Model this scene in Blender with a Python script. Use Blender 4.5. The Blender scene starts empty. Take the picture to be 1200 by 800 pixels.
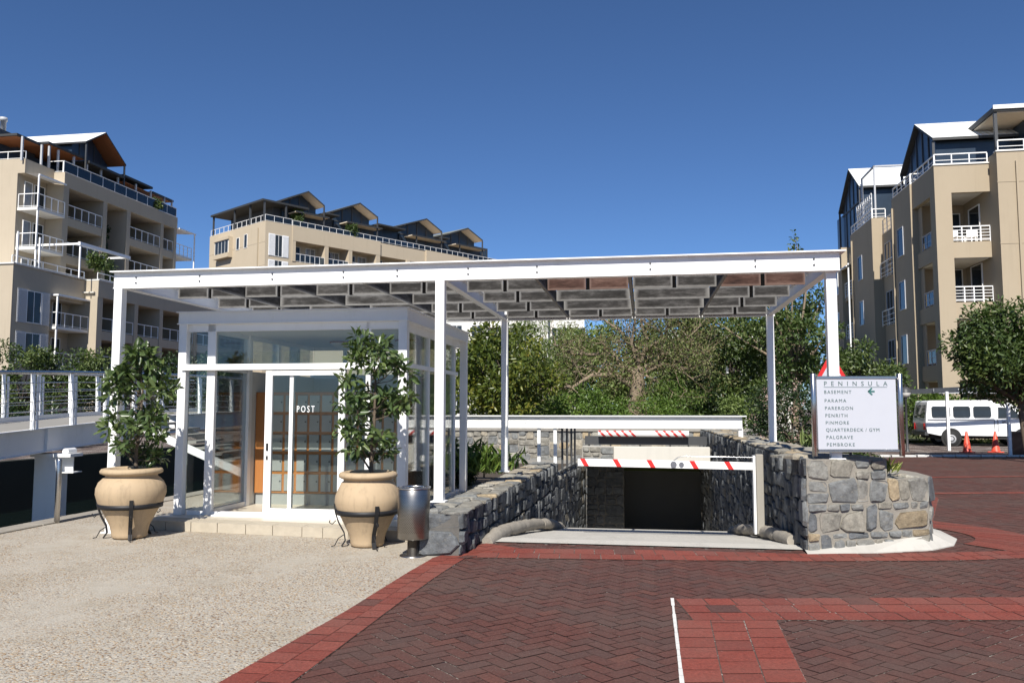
import bpy, bmesh, math, random
import numpy as np
from mathutils import Vector, Matrix, Euler
from math import sin, cos, pi, radians

random.seed(7)
S = bpy.context.scene
COL = S.collection

# ------------------------------------------------------------------ camera, sky, sun, exposure
cam = bpy.data.objects.new('camera', bpy.data.cameras.new('camera'))
COL.objects.link(cam)
cam.location = (0, 0, 1.6)
cam.rotation_euler = (pi / 2 + .081, 0, 0)
cam.data.sensor_width = 36
cam.data.lens = 36 * 955.2 / 1200
cam.data.clip_start = .1
cam.data.clip_end = 3000
S.camera = cam

SUN_AZ, SUN_EL = radians(8.4), radians(43.5)
wd = bpy.data.worlds.new('World'); S.world = wd; wd.use_nodes = True
nt = wd.node_tree
for n in list(nt.nodes): nt.nodes.remove(n)
sky = nt.nodes.new('ShaderNodeTexSky'); sky.sky_type = 'NISHITA'; sky.sun_disc = False
sky.sun_elevation = SUN_EL; sky.sun_rotation = pi + SUN_AZ
sky.altitude = 2500; sky.air_density = 1.0; sky.dust_density = 0.0; sky.ozone_density = 10.0
bg = nt.nodes.new('ShaderNodeBackground'); bg.inputs['Strength'].default_value = .077
out = nt.nodes.new('ShaderNodeOutputWorld')
nt.links.new(sky.outputs[0], bg.inputs[0]); nt.links.new(bg.outputs[0], out.inputs[0])
sd = bpy.data.lights.new('sun', 'SUN'); sd.energy = 5.0; sd.angle = radians(.5); sd.color = (1, .95, .87)
sun = bpy.data.objects.new('sun', sd); COL.objects.link(sun)
sun.location = (-10, -20, 40)
sun.rotation_euler = Vector((sin(SUN_AZ) * cos(SUN_EL), cos(SUN_AZ) * cos(SUN_EL), -sin(SUN_EL))).to_track_quat('-Z', 'Y').to_euler()
S.view_settings.view_transform = 'Standard'; S.view_settings.look = 'None'
S.view_settings.exposure = 0.5; S.view_settings.gamma = 1
S.cycles.max_bounces = 10; S.cycles.transparent_max_bounces = 16; S.cycles.use_denoising = True

# ------------------------------------------------------------------ frames
class Frame:
    def __init__(s, o, rot): s.o = o; s.rot = rot; s.c = cos(rot); s.s = sin(rot)
    def w(s, p): return Vector((s.o[0] + p[0] * s.c - p[1] * s.s, s.o[1] + p[0] * s.s + p[1] * s.c, p[2]))
    def inv(s, x, y): dx, dy = x - s.o[0], y - s.o[1]; return (dx * s.c + dy * s.s, -dx * s.s + dy * s.c)
WF = Frame((0, 0), 0)
UV = Frame((-.878, 9.971), -.16)          # the pergola's own axes: u along its front, v away from the street
MF = Frame((-31.3, 102.0), math.atan2(.736, .677))

# ------------------------------------------------------------------ materials
MATS = {}
class NT:
    def __init__(s, name):
        s.m = bpy.data.materials.new(name); s.m.use_nodes = True; s.t = s.m.node_tree
        s.b = s.t.nodes['Principled BSDF']; s.out = s.t.nodes['Material Output']; MATS[name] = s.m
    def n(s, typ, **kw):
        n = s.t.nodes.new('ShaderNode' + typ)
        for k, v in kw.items():
            if k in n.inputs.keys() if isinstance(k, str) else False: s.set(n.inputs[k], v)
            elif hasattr(n, k): setattr(n, k, v)
        return n
    def set(s, sock, v):
        if isinstance(v, bpy.types.NodeSocket): s.t.links.new(v, sock)
        else: sock.default_value = v
    def link(s, a, b): s.t.links.new(a, b)
    def coord(s, kind='Object'): return s.n('TexCoord').outputs[kind]
    def mapping(s, vec, scale=(1, 1, 1), rot=(0, 0, 0)):
        n = s.n('Mapping'); s.link(vec, n.inputs['Vector']); n.inputs['Scale'].default_value = scale; n.inputs['Rotation'].default_value = rot; return n.outputs[0]
    def noise(s, vec, scale, detail=4, rough=.55, out='Fac'):
        n = s.n('TexNoise'); s.link(vec, n.inputs['Vector']); n.inputs['Scale'].default_value = scale
        n.inputs['Detail'].default_value = detail; n.inputs['Roughness'].default_value = rough; return n.outputs[out]
    def vor(s, vec, scale, feature='F1', out='Distance'):
        n = s.n('TexVoronoi'); n.feature = feature; s.link(vec, n.inputs['Vector']); n.inputs['Scale'].default_value = scale; return n.outputs[out]
    def ramp(s, fac, stops, interp='LINEAR'):
        n = s.n('ValToRGB'); s.link(fac, n.inputs[0]); r = n.color_ramp; r.interpolation = interp
        while len(r.elements) < len(stops): r.elements.new(.5)
        for e, (p, c) in zip(r.elements, stops):
            e.position = p; e.color = (*c, 1) if not isinstance(c, (int, float)) else (c, c, c, 1)
        return n.outputs[0]
    def mix(s, fac, a, b, mode='MIX'):
        n = s.n('Mix'); n.data_type = 'RGBA'; n.blend_type = mode; s.set(n.inputs[0], fac)
        for i, v in ((6, a), (7, b)):
            s.set(n.inputs[i], (*v, 1) if isinstance(v, tuple) and len(v) == 3 else v)
        return n.outputs[2]
    def math(s, op, a, b=0.0):
        n = s.n('Math'); n.operation = op; s.set(n.inputs[0], a); s.set(n.inputs[1], b); return n.outputs[0]
    def tint(s): n = s.n('Attribute'); n.attribute_name = 'tint'; return n.outputs['Fac']
    def bump(s, h, strength=.3, dist=.02):
        n = s.n('Bump'); s.link(h, n.inputs['Height']); n.inputs['Strength'].default_value = strength; n.inputs['Distance'].default_value = dist
        s.link(n.outputs[0], s.b.inputs['Normal'])
    def base(s, c): s.set(s.b.inputs['Base Color'], (*c, 1) if isinstance(c, tuple) else c)
    def rough(s, v): s.set(s.b.inputs['Roughness'], v)
    def metal(s, v): s.b.inputs['Metallic'].default_value = v
    def spec(s, v): s.b.inputs['Specular IOR Level'].default_value = v

def simple(name, col, rough=.5, metal=0, var=.12, scale=6, bump=0, spec=.5):
    k = NT(name); c = k.coord()
    f = k.noise(c, scale, 5)
    k.base(k.mix(f, tuple(x * (1 - var) for x in col), tuple(min(1, x * (1 + var)) for x in col)))
    k.rough(rough); k.metal(metal); k.spec(spec)
    if bump: k.bump(k.noise(c, scale * 8, 4), bump, .01)
    return k.m

# white painted steel, with faint streaks of grime
k = NT('white_paint'); c = k.coord()
f = k.noise(k.mapping(c, (3, 3, 1.2)), 1.5, 6, .7)
g = k.ramp(f, [(.28, (.73, .73, .71)), (.45, (.81, .81, .80)), (1, (.84, .84, .84))])
k.base(k.mix(k.ramp(k.noise(c, 40, 3), [(.62, 0.0), (.8, .35)]), g, (.55, .53, .48))); k.rough(.42)
simple('grey_paint', (.42, .43, .45), .45)
simple('dark_paint', (.05, .052, .055), .5)
simple('black_iron', (.018, .018, .02), .55, .3)
simple('steel', (.52, .51, .5), .27, 1.0, .08)
k = NT('brushed_steel'); c = k.coord()
f = k.noise(k.mapping(c, (3, 3, 60)), 6, 4); k.base(k.mix(f, (.22, .21, .20), (.36, .35, .33))); k.metal(1); k.rough(.33)
simple('hole_black', (.006, .006, .006), 1.0, 0, .1, 3, 0, .02)

# weathered timber of the pergola louvres: dark middle, paler worn ends and edges
k = NT('weathered_timber'); uvn = k.coord('UV'); c = k.coord()
sx = k.n('SeparateXYZ'); k.link(uvn, sx.inputs[0])
ex = k.math('MULTIPLY', k.math('MINIMUM', sx.outputs[0], k.math('SUBTRACT', 1.0, sx.outputs[0])), 14.0)
ey = k.math('MULTIPLY', k.math('MINIMUM', sx.outputs[1], k.math('SUBTRACT', 1.0, sx.outputs[1])), 4.5)
e = k.math('ADD', k.math('MINIMUM', ex, ey), k.math('MULTIPLY', k.math('SUBTRACT', k.noise(k.mapping(c, (1, 1, 1)), 9, 6, .7), .5), .8))
grain = k.noise(k.mapping(c, (3, 3, 60)), 3, 5, .7)
bl = k.math('ADD', k.math('MULTIPLY', grain, .35), k.math('MULTIPLY', k.noise(k.mapping(c, (.7, .7, 2.2)), 4, 6, .7), .65))
core = k.ramp(bl, [(.34, (.009, .0085, .008)), (.50, (.034, .032, .030)), (.66, (.11, .105, .10))])
wood = k.mix(k.ramp(e, [(.05, .95), (.95, 0.0)]), core, (.205, .20, .192))
red = k.mix(k.ramp(e, [(.05, .5), (.8, 0.0)]), k.ramp(bl, [(.34, (.02, .010, .008)), (.5, (.075, .035, .025)), (.68, (.16, .085, .06))]), (.22, .12, .085))
k.base(k.mix(k.ramp(k.tint(), [(.80, 0.0), (.82, .75)]), wood, red)); k.rough(.85); k.spec(.2)
k.bump(grain, .3, .004)

# varnished orange joinery
k = NT('varnished_wood'); c = k.coord()
gr = k.noise(k.mapping(c, (30, 30, 2.0)), 2.5, 5, .65)
k.base(k.mix(gr, (.27, .105, .03), (.46, .20, .065))); k.rough(.35); k.bump(gr, .1, .003)

# architectural glass: clear with a Fresnel reflection
def glassmat(name, tint, refl=1.0, alpha=.0, col=(.03, .04, .04)):
    k = NT(name)
    k.t.nodes.remove(k.b)
    tr = k.n('BsdfTransparent'); tr.inputs[0].default_value = (*tint, 1)
    gl = k.n('BsdfGlossy'); gl.inputs['Roughness'].default_value = .01; gl.inputs[0].default_value = (1, 1, 1, 1)
    fr = k.n('Fresnel'); fr.inputs[0].default_value = 1.5
    f = k.math('MINIMUM', k.math('MULTIPLY', fr.outputs[0], refl), 1.0)
    mx = k.n('MixShader'); k.link(f, mx.inputs[0])
    if alpha:
        df = k.n('BsdfDiffuse'); df.inputs[0].default_value = (*col, 1)
        m2 = k.n('MixShader'); m2.inputs[0].default_value = alpha
        k.link(tr.outputs[0], m2.inputs[1]); k.link(df.outputs[0], m2.inputs[2]); k.link(m2.outputs[0], mx.inputs[1])
    else: k.link(tr.outputs[0], mx.inputs[1])
    k.link(gl.outputs[0], mx.inputs[2]); k.link(mx.outputs[0], k.out.inputs[0])
glassmat('clear_glass', (.92, .95, .93), .85)
glassmat('blue_glass', (.45, .52, .56), 1.0, .25, (.03, .045, .06))
simple('window_glass', (.03, .038, .045), .08, 0, .3, 2, 0, .35)
simple('blue_cladding', (.025, .040, .062), .28, 0, .25, 1.5, 0, .5)
simple('curtain_glass', (.22, .22, .21), .15, 0, .35, 4, 0, .8)

# rendered walls of the apartment blocks
def plaster(name, a, b):
    k = NT(name); c = k.coord()
    f = k.noise(c, .35, 6, .65); st = k.noise(k.mapping(c, (1.6, 1.6, .12)), 1.5, 5, .7)
    x = k.mix(f, a, b); k.base(k.mix(k.ramp(st, [(.55, 0.0), (.85, .4)]), x, tuple(v * .72 for v in a))); k.rough(.9); k.spec(.15)
    k.bump(k.noise(c, 30, 3), .15, .01)
plaster('cream_plaster', (.385, .33, .25), (.46, .395, .305))
plaster('sand_plaster', (.44, .37, .27), (.51, .43, .32))
plaster('tan_plaster', (.345, .285, .205), (.40, .335, .245))
plaster('white_plaster', (.60, .59, .55), (.70, .69, .66))
plaster('concrete', (.50, .48, .43), (.60, .58, .53))
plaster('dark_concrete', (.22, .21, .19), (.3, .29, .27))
plaster('soffit_white', (.62, .60, .55), (.7, .68, .63))
plaster('shaded_quay_stone', (.028, .03, .026), (.05, .052, .045))  # near-black: the dark under the bridge is put into the quay stone
plaster('cabinet_beige', (.27, .25, .215), (.33, .31, .27))
k = NT('apron_concrete'); c = k.coord()
f = k.noise(c, 1.3, 7, .65); st = k.noise(k.mapping(c, (1, .25, 1)), 6, 6, .7)
k.base(k.mix(k.ramp(st, [(.5, 0.0), (.8, .5)]), k.mix(f, (.40, .385, .345), (.52, .50, .46)), (.28, .265, .235))); k.rough(.9)
k.bump(k.noise(c, 60, 4), .25, .006)
k = NT('ribbed_metal'); c = k.coord()
w = k.n('TexWave'); k.link(c, w.inputs['Vector']); w.inputs['Scale'].default_value = 1.1; w.bands_direction = 'X'
k.base((.78, .80, .78)); k.rough(.4); k.bump(w.outputs['Fac'], .7, .06)
simple('roof_dark', (.035, .036, .036), .6)
simple('roof_green_grey', (.19, .20, .165), .6)
simple('orange_soffit', (.30, .115, .045), .6)
simple('timber_soffit', (.62, .54, .43), .7)

# stones and mortar
k = NT('rubble_stone'); c = k.coord()
t = k.tint()
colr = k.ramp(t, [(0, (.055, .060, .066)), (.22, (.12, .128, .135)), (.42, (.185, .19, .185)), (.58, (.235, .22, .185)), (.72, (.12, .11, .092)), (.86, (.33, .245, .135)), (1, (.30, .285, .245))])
f = k.noise(c, 9, 8, .75); f2 = k.noise(k.mapping(c, (3, 3, 9)), 5, 6, .7)
x = k.mix(1.0, colr, k.ramp(f, [(.25, .35), (.5, 1.0), (.78, 1.75)]), 'MULTIPLY')
x = k.mix(k.ramp(f2, [(.56, 0.0), (.72, .55)]), x, (.30, .27, .21))
k.base(x); k.rough(.82); k.spec(.3)
k.bump(k.math('ADD', f, k.math('MULTIPLY', k.noise(c, 60, 5, .7), .4)), .85, .02)
k = NT('pale_mortar'); c = k.coord()
f = k.noise(c, 9, 6, .7); k.base(k.mix(f, (.17, .155, .13), (.34, .315, .27))); k.rough(.95); k.bump(k.math('ADD', f, k.math('MULTIPLY', k.noise(c, 45, 5, .7), .5)), .8, .02)
k = NT('dark_mortar'); c = k.coord()  # mortar darkened with the stones to carry the shade of the ramp walls
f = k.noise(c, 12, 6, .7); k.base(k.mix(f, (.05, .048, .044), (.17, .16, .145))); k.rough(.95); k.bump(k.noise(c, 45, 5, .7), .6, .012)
k = NT('mortar'); c = k.coord()
f = k.noise(c, 12, 6, .7); k.base(k.mix(f, (.17, .16, .14), (.34, .32, .285))); k.rough(.95); k.bump(k.noise(c, 45, 5, .7), .6, .012)
k = NT('kerb_stone'); c = k.coord()
f = k.noise(c, 10, 7, .7); k.base(k.mix(f, (.17, .155, .13), (.40, .36, .30))); k.rough(.9); k.bump(k.noise(c, 40, 5, .7), .6, .015)

# paving
def brickmat(name, stops, dirt, amt):
    k = NT(name); c = k.coord(); t = k.tint()
    x = k.ramp(t, stops)
    f = k.noise(c, 55, 5, .7); x = k.mix(1.0, x, k.ramp(f, [(.3, .62), (.5, 1.0), (.75, 1.4)]), 'MULTIPLY')
    big = k.noise(c, .9, 6, .6); x = k.mix(k.ramp(big, [(.42, 0.0), (.72, amt)]), x, dirt)
    sp = k.noise(c, 160, 2, .5); x = k.mix(k.ramp(sp, [(.70, 0.0), (.76, .6)]), x, (.42, .38, .33))
    k.base(x); k.rough(.8); k.spec(.3); k.bump(f, .5, .004)
brickmat('dark_brick', [(0, (.074, .039, .033)), (.25, (.092, .038, .030)), (.6, (.102, .040, .031)), (.9, (.090, .047, .039)), (1, (.118, .047, .035))], (.092, .060, .050), .85)
brickmat('red_brick', [(0, (.165, .042, .031)), (.35, (.195, .046, .032)), (.7, (.215, .054, .038)), (.97, (.185, .060, .046)), (1, (.09, .042, .035))], (.17, .082, .064), .55)
k = NT('paving_joint'); c = k.coord()
f = k.noise(c, 30, 5, .7); b2 = k.noise(c, 1.1, 4, .6)
k.base(k.mix(k.ramp(k.math('ADD', f, k.math('MULTIPLY', b2, .6)), [(.82, 0.0), (.96, 1.0)]), (.084, .055, .046), (.44, .41, .37))); k.rough(.95)
# exposed aggregate: rounded tan pebbles in pale cement, worn patches where the cement shows
k = NT('pebble_paving'); c = k.coord()
wv = k.n('VectorMath'); wv.operation = 'ADD'; k.link(c, wv.inputs[0])
nz = k.n('TexNoise'); k.link(c, nz.inputs['Vector']); nz.inputs['Scale'].default_value = 25
sc = k.n('VectorMath'); sc.operation = 'SCALE'; k.link(nz.outputs['Color'], sc.inputs[0]); sc.inputs['Scale'].default_value = .018; k.link(sc.outputs[0], wv.inputs[1])
vec = wv.outputs[0]
d = k.vor(vec, 55); vc = k.vor(vec, 55, 'F1', 'Color'); sp = k.n('SeparateColor'); k.link(vc, sp.inputs[0])
peb = k.ramp(sp.outputs[0], [(0, (.15, .09, .055)), (.16, (.31, .20, .11)), (.36, (.41, .30, .18)), (.56, (.46, .37, .26)), (.76, (.27, .24, .20)), (.90, (.60, .54, .44)), (.98, (.09, .07, .06))], 'CONSTANT')
isp = k.ramp(d, [(.40, 1.0), (.56, 0.0)])
keep = k.ramp(sp.outputs[1], [(.20, 0.0), (.22, 1.0)])
pat = k.noise(c, .55, 7, .68); patm = k.ramp(pat, [(.46, 1.0), (.60, .12)])
cem = k.mix(k.noise(c, 5, 6, .7), (.33, .295, .24), (.445, .415, .36))
x = k.mix(k.math('MULTIPLY', k.math('MULTIPLY', isp, keep), patm), cem, peb)
stn = k.ramp(k.noise(c, .8, 6, .7), [(.50, 0.0), (.72, .5)]); x = k.mix(stn, x, (.25, .20, .135)); x = k.mix(k.ramp(k.noise(c, 2.2, 6, .75), [(.60, 0.0), (.74, .4)]), x, (.22, .185, .14))
k.base(x); k.rough(.85); k.spec(.25); k.bump(k.math('MULTIPLY', isp, patm), .7, .006)
k = NT('terracotta'); c = k.coord()
f = k.noise(c, 4, 7, .7); st = k.noise(k.mapping(c, (9, 9, .8)), 1.6, 5, .7)
x = k.mix(f, (.385, .285, .175), (.465, .35, .225)); x = k.mix(k.ramp(st, [(.50, 0.0), (.74, .6)]), x, (.235, .18, .115)); k.base(x); k.rough(.8)
k.bump(k.noise(k.mapping(c, (2, 2, 30)), 3, 5, .6), .14, .01)
simple('terracotta_dark', (.33, .18, .10), .85, 0, .25, 12)
k = NT('canal_water'); c = k.coord()
k.base((.006, .011, .010)); k.rough(.03); k.spec(.6)
k.bump(k.noise(k.mapping(c, (1, 2.2, 1)), 1.7, 4, .6), .10, .04)
simple('soil', (.06, .045, .032), .95, 0, .4, 5, .4)
simple('asphalt', (.055, .053, .05), .9, 0, .25, 3, .3)
k = NT('grass_ground'); c = k.coord(); k.base(k.mix(k.noise(c, 6, 6, .7), (.03, .04, .012), (.10, .12, .035))); k.rough(.95)
simple('bark', (.115, .088, .062), .9, 0, .45, 12, .8)
simple('pale_bark', (.215, .165, .115), .9, 0, .4, 14, .8)
simple('dark_bark', (.055, .042, .032), .9, 0, .4, 12, .8)
def leafmat(name, stops, rough=.42, trans=.35):
    k = NT(name); x = k.ramp(k.tint(), stops)
    k.base(x); k.rough(rough); k.spec(.45)
    tl = k.n('BsdfTranslucent'); k.link(k.mix(1.0, x, (1.25, 1.5, .55), 'MULTIPLY'), tl.inputs[0])
    ad = k.n('MixShader'); ad.inputs[0].default_value = trans * .6
    k.link(k.b.outputs[0], ad.inputs[1]); k.link(tl.outputs[0], ad.inputs[2]); k.link(ad.outputs[0], k.out.inputs[0])
leafmat('ficus_leaf', [(0, (.030, .058, .020)), (.5, (.075, .115, .040)), (.9, (.125, .165, .055)), (1, (.17, .18, .065))], .34)
leafmat('leathery_leaf', [(0, (.030, .052, .012)), (.5, (.085, .115, .020)), (.85, (.17, .175, .028)), (1, (.25, .18, .035))], .36)
leafmat('feathery_leaf', [(0, (.08, .12, .03)), (.6, (.14, .19, .05)), (1, (.20, .24, .075))], .5)
leafmat('bright_leaf', [(0, (.045, .085, .014)), (.6, (.095, .16, .026)), (1, (.16, .21, .04))], .45)
leafmat('dark_leaf', [(0, (.012, .026, .010)), (.6, (.028, .052, .017)), (1, (.055, .085, .026))], .42)
leafmat('mid_leaf', [(0, (.030, .055, .016)), (.6, (.068, .105, .028)), (1, (.13, .155, .045))], .42)
leafmat('brown_leaf', [(0, (.14, .10, .045)), (.3, (.15, .16, .055)), (1, (.13, .18, .05))], .6)
leafmat('petal', [(0, (.42, .24, .22)), (.6, (.56, .40, .36)), (1, (.66, .54, .48))], .6)
leafmat('yellow_leaf', [(0, (.10, .14, .03)), (.5, (.30, .32, .06)), (1, (.45, .43, .15))], .45)
# sign and barrier colours
simple('sign_white', (.47, .485, .53), .35, 0, .03)
simple('sign_green', (.045, .15, .14), .5, 0, .05)
simple('sign_grey_green', (.075, .125, .125), .5, 0, .05)
simple('signal_red', (.55, .022, .020), .4, 0, .12)
simple('cone_red', (.75, .085, .045), .5, 0, .12)
simple('car_white', (.78, .79, .80), .22, 0, .03)
simple('rubber', (.018, .018, .018), .8)
simple('lens_white', (.75, .73, .68), .3)
simple('lens_amber', (.62, .38, .16), .3)
simple('box_door', (.33, .35, .345), .4, .2, .15, 3)
simple('pale_line', (.62, .61, .58), .9, 0, .2, 12)
simple('plinth_stone', (.42, .37, .29), .9, 0, .22, 8, .4)
simple('tile_floor', (.56, .50, .40), .35, 0, .08, 3)
simple('white_ceiling', (.70, .70, .66), .8, 0, .03)
simple('letter_white', (.85, .87, .87), .5, 0, .02)

# ------------------------------------------------------------------ mesh builder
class MB:
    def __init__(s): s.v = []; s.f = []; s.mi = []; s.t = []; s.sm = []; s.uv = {}
    def add(s, vs, fs, t=.5, mi=0, sm=False):
        o = len(s.v); s.v += [tuple(x) for x in vs]
        for f in fs: s.f.append([o + i for i in f]); s.mi.append(mi); s.t.append(t); s.sm.append(sm)
        return s
    def box(s, x0, x1, y0, y1, z0, z1, t=.5, mi=0, bev=0):
        if x0 > x1: x0, x1 = x1, x0
        if y0 > y1: y0, y1 = y1, y0
        if z0 > z1: z0, z1 = z1, z0
        if not bev:
            vs = [(x, y, z) for z in (z0, z1) for y in (y0, y1) for x in (x0, x1)]
            fs = [(0, 2, 3, 1), (4, 5, 7, 6), (0, 1, 5, 4), (2, 6, 7, 3), (0, 4, 6, 2), (1, 3, 7, 5)]
            return s.add(vs, fs, t, mi)
        b = min(bev, (x1 - x0) * .45, (y1 - y0) * .45, (z1 - z0) * .45)
        bm = bmesh.new(); bmesh.ops.create_cube(bm, size=1)
        for q in bm.verts: q.co = Vector((x0 + (q.co.x + .5) * (x1 - x0), y0 + (q.co.y + .5) * (y1 - y0), z0 + (q.co.z + .5) * (z1 - z0)))
        bmesh.ops.bevel(bm, geom=bm.edges[:], offset=b, segments=1, affect='EDGES')
        bm.verts.index_update()
        s.add([q.co[:] for q in bm.verts], [[q.index for q in f.verts] for f in bm.faces], t, mi); bm.free(); return s
    def face(s, ax, p, a0, a1, z0, z1, d0, d1, t=.5, mi=0, bev=0):
        """box on an axis aligned wall: ax '+x','-x','-y' or '+y' = outward side, p = its plane, d = distance outward"""
        if ax == '+x': return s.box(p + d0, p + d1, a0, a1, z0, z1, t, mi, bev)
        if ax == '-x': return s.box(p - d1, p - d0, a0, a1, z0, z1, t, mi, bev)
        if ax == '-y': return s.box(a0, a1, p - d1, p - d0, z0, z1, t, mi, bev)
        return s.box(a0, a1, p + d0, p + d1, z0, z1, t, mi, bev)
    def bar(s, a, b, w, h=None, t=.5, mi=0, up=(0, 0, 1)):
        h = h or w; a = Vector(a); b = Vector(b); d = (b - a).normalized(); up = Vector(up)
        if abs(d.dot(up)) > .99: up = Vector((0, 1, 0))
        sx = d.cross(up).normalized(); sy = sx.cross(d).normalized()
        vs = []
        for p in (a, b):
            for i, j in ((-1, -1), (1, -1), (1, 1), (-1, 1)): vs.append(p + sx * (i * w / 2) + sy * (j * h / 2))
        return s.add(vs, [(3, 2, 1, 0), (4, 5, 6, 7), (0, 1, 5, 4), (1, 2, 6, 5), (2, 3, 7, 6), (3, 0, 4, 7)], t, mi)
    def tube(s, pts, r, n=10, t=.5, mi=0, cap=True):
        pts = [Vector(p) for p in pts]; rs = r if isinstance(r, (list, tuple)) else [r] * len(pts)
        vs = []; fs = []; ref = None
        for i, p in enumerate(pts):
            d = (pts[min(i + 1, len(pts) - 1)] - pts[max(i - 1, 0)]).normalized()
            if ref is None:
                ref = d.orthogonal().normalized()
            ref = (ref - d * ref.dot(d)).normalized(); bi = d.cross(ref)
            for j in range(n): a = 2 * pi * j / n; vs.append(p + (ref * cos(a) + bi * sin(a)) * rs[i])
        for i in range(len(pts) - 1):
            for j in range(n): j2 = (j + 1) % n; fs.append((i * n + j, i * n + j2, i * n + n + j2, i * n + n + j))
        s.add(vs, fs, t, mi, True)
        if cap:
            m = len(vs)
            s.add(vs[:n], [tuple(range(n - 1, -1, -1))], t, mi); s.add(vs[m - n:], [tuple(range(n))], t, mi)
        return s
    def lathe(s, prof, c=(0, 0), n=32, t=.5, mi=0, wob=0):
        vs = []; fs = []
        for i, (r, z) in enumerate(prof):
            for j in range(n):
                a = 2 * pi * j / n; rr = r * (1 + wob * sin(3 * a + i) * .5 + wob * sin(7 * a + 2.3 * i) * .4)
                vs.append((c[0] + rr * cos(a), c[1] + rr * sin(a), z))
        for i in range(len(prof) - 1):
            for j in range(n): j2 = (j + 1) % n; fs.append((i * n + j, i * n + j2, i * n + n + j2, i * n + n + j))
        return s.add(vs, fs, t, mi, True)
    def prism(s, poly, z0, z1, t=.5, mi=0, ztop=None):
        n = len(poly)
        zt = ztop or (lambda x, y: z1)
        vs = [(x, y, z0) for x, y in poly] + [(x, y, zt(x, y)) for x, y in poly]
        fs = [tuple(range(n - 1, -1, -1)), tuple(range(n, 2 * n))] + [(i, (i + 1) % n, n + (i + 1) % n, n + i) for i in range(n)]
        return s.add(vs, fs, t, mi)
    def extr(s, poly, o, ax, ay, az, d, t=.5, mi=0):
        """polygon in the plane (o, ax, ay) pushed d along az"""
        o, ax, ay, az = map(Vector, (o, ax, ay, az)); n = len(poly)
        vs = [o + ax * a + ay * b for a, b in poly] + [o + ax * a + ay * b + az * d for a, b in poly]
        fs = [tuple(range(n - 1, -1, -1)), tuple(range(n, 2 * n))] + [(i, (i + 1) % n, n + (i + 1) % n, n + i) for i in range(n)]
        return s.add(vs, fs, t, mi)
    def mesh(s, name, mats, org=(0, 0, 0)):
        me = bpy.data.meshes.new(name)
        me.from_pydata([(x - org[0], y - org[1], z - org[2]) for x, y, z in s.v], [], s.f)
        for m in (mats if isinstance(mats, (list, tuple)) else [mats]): me.materials.append(MATS[m])
        me.polygons.foreach_set('material_index', s.mi); me.polygons.foreach_set('use_smooth', s.sm)
        a = me.attributes.new('tint', 'FLOAT', 'FACE'); a.data.foreach_set('value', s.t)
        if s.uv:
            l = me.uv_layers.new(name='UVMap')
            for fi, uvs in s.uv.items():
                for li, q in zip(me.polygons[fi].loop_indices, uvs): l.data[li].uv = q
        me.update(); return me
    def normals(s):
        return s

ROOT = {}
def tag(o, label, cat, group=None, kind=None):
    if label: o['label'] = label
    if cat: o['category'] = cat
    if group: o['group'] = group
    if kind: o['kind'] = kind
    return o
def thing(name, label, cat, org=(0, 0, 0), fr=WF, group=None, rot=0):
    o = bpy.data.objects.new(name, None); COL.objects.link(o); o.empty_display_size = .2
    o.location = fr.w(org); o.rotation_euler = (0, 0, fr.rot + rot)
    tag(o, label, cat, group); ROOT[o.name] = org; return o
def part(name, mb, mat, parent, label=None, org=None):
    """a part: geometry given in the same frame as its thing's origin"""
    o = bpy.data.objects.new(name, mb.mesh(name, mat, org if org is not None else ROOT[parent.name]))
    COL.objects.link(o); o.parent = parent; ROOT[o.name] = ROOT[parent.name]
    if label: o['label'] = label
    return o
def solo(name, mb, mat, label, cat, org=(0, 0, 0), fr=WF, group=None):
    o = bpy.data.objects.new(name, mb.mesh(name, mat, org)); COL.objects.link(o)
    o.location = fr.w(org); o.rotation_euler = (0, 0, fr.rot); ROOT[o.name] = org
    return tag(o, label, cat, group)
def struct(name, mb, mat, fr=WF, kind='structure'):
    o = bpy.data.objects.new(name, mb.mesh(name, mat)); COL.objects.link(o)
    o.location = fr.w((0, 0, 0)); o.rotation_euler = (0, 0, fr.rot); o['kind'] = kind; return o
def dup(root, org, fr=WF, rot=0, label=None, scale=None):
    r = root.copy(); COL.objects.link(r); r.location = fr.w(org); r.rotation_euler = (0, 0, fr.rot + rot)
    if label: r['label'] = label
    if scale: r.scale = scale
    def rec(a, b):
        for ch in list(a.children):
            c = ch.copy(); COL.objects.link(c); c.parent = b; rec(ch, c)
    rec(root, r); return r
def text(s, size, depth=.004, spacing=1.0, align='LEFT'):
    cu = bpy.data.curves.new('txt', 'FONT'); cu.body = s; cu.size = size; cu.extrude = depth; cu.space_character = spacing; cu.align_x = align
    cu.resolution_u = 3
    o = bpy.data.objects.new('txt', cu); COL.objects.link(o)
    bpy.context.view_layer.update()
    me = bpy.data.meshes.new_from_object(o.evaluated_get(bpy.context.evaluated_depsgraph_get()))
    vs = [tuple(q.co) for q in me.vertices]; fs = [tuple(p.vertices) for p in me.polygons]
    bpy.data.objects.remove(o); bpy.data.curves.remove(cu); bpy.data.meshes.remove(me)
    return vs, fs
def add_text(mb, s, x, y, z, size, spacing=1.0, depth=.003, t=.5, mi=0, sx=1.0):
    vs, fs = text(s, size, depth, spacing)          # text standing upright, facing -y
    mb.add([(x + a * sx, y - c, z + b) for a, b, c in vs], fs, t, mi)

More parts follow.
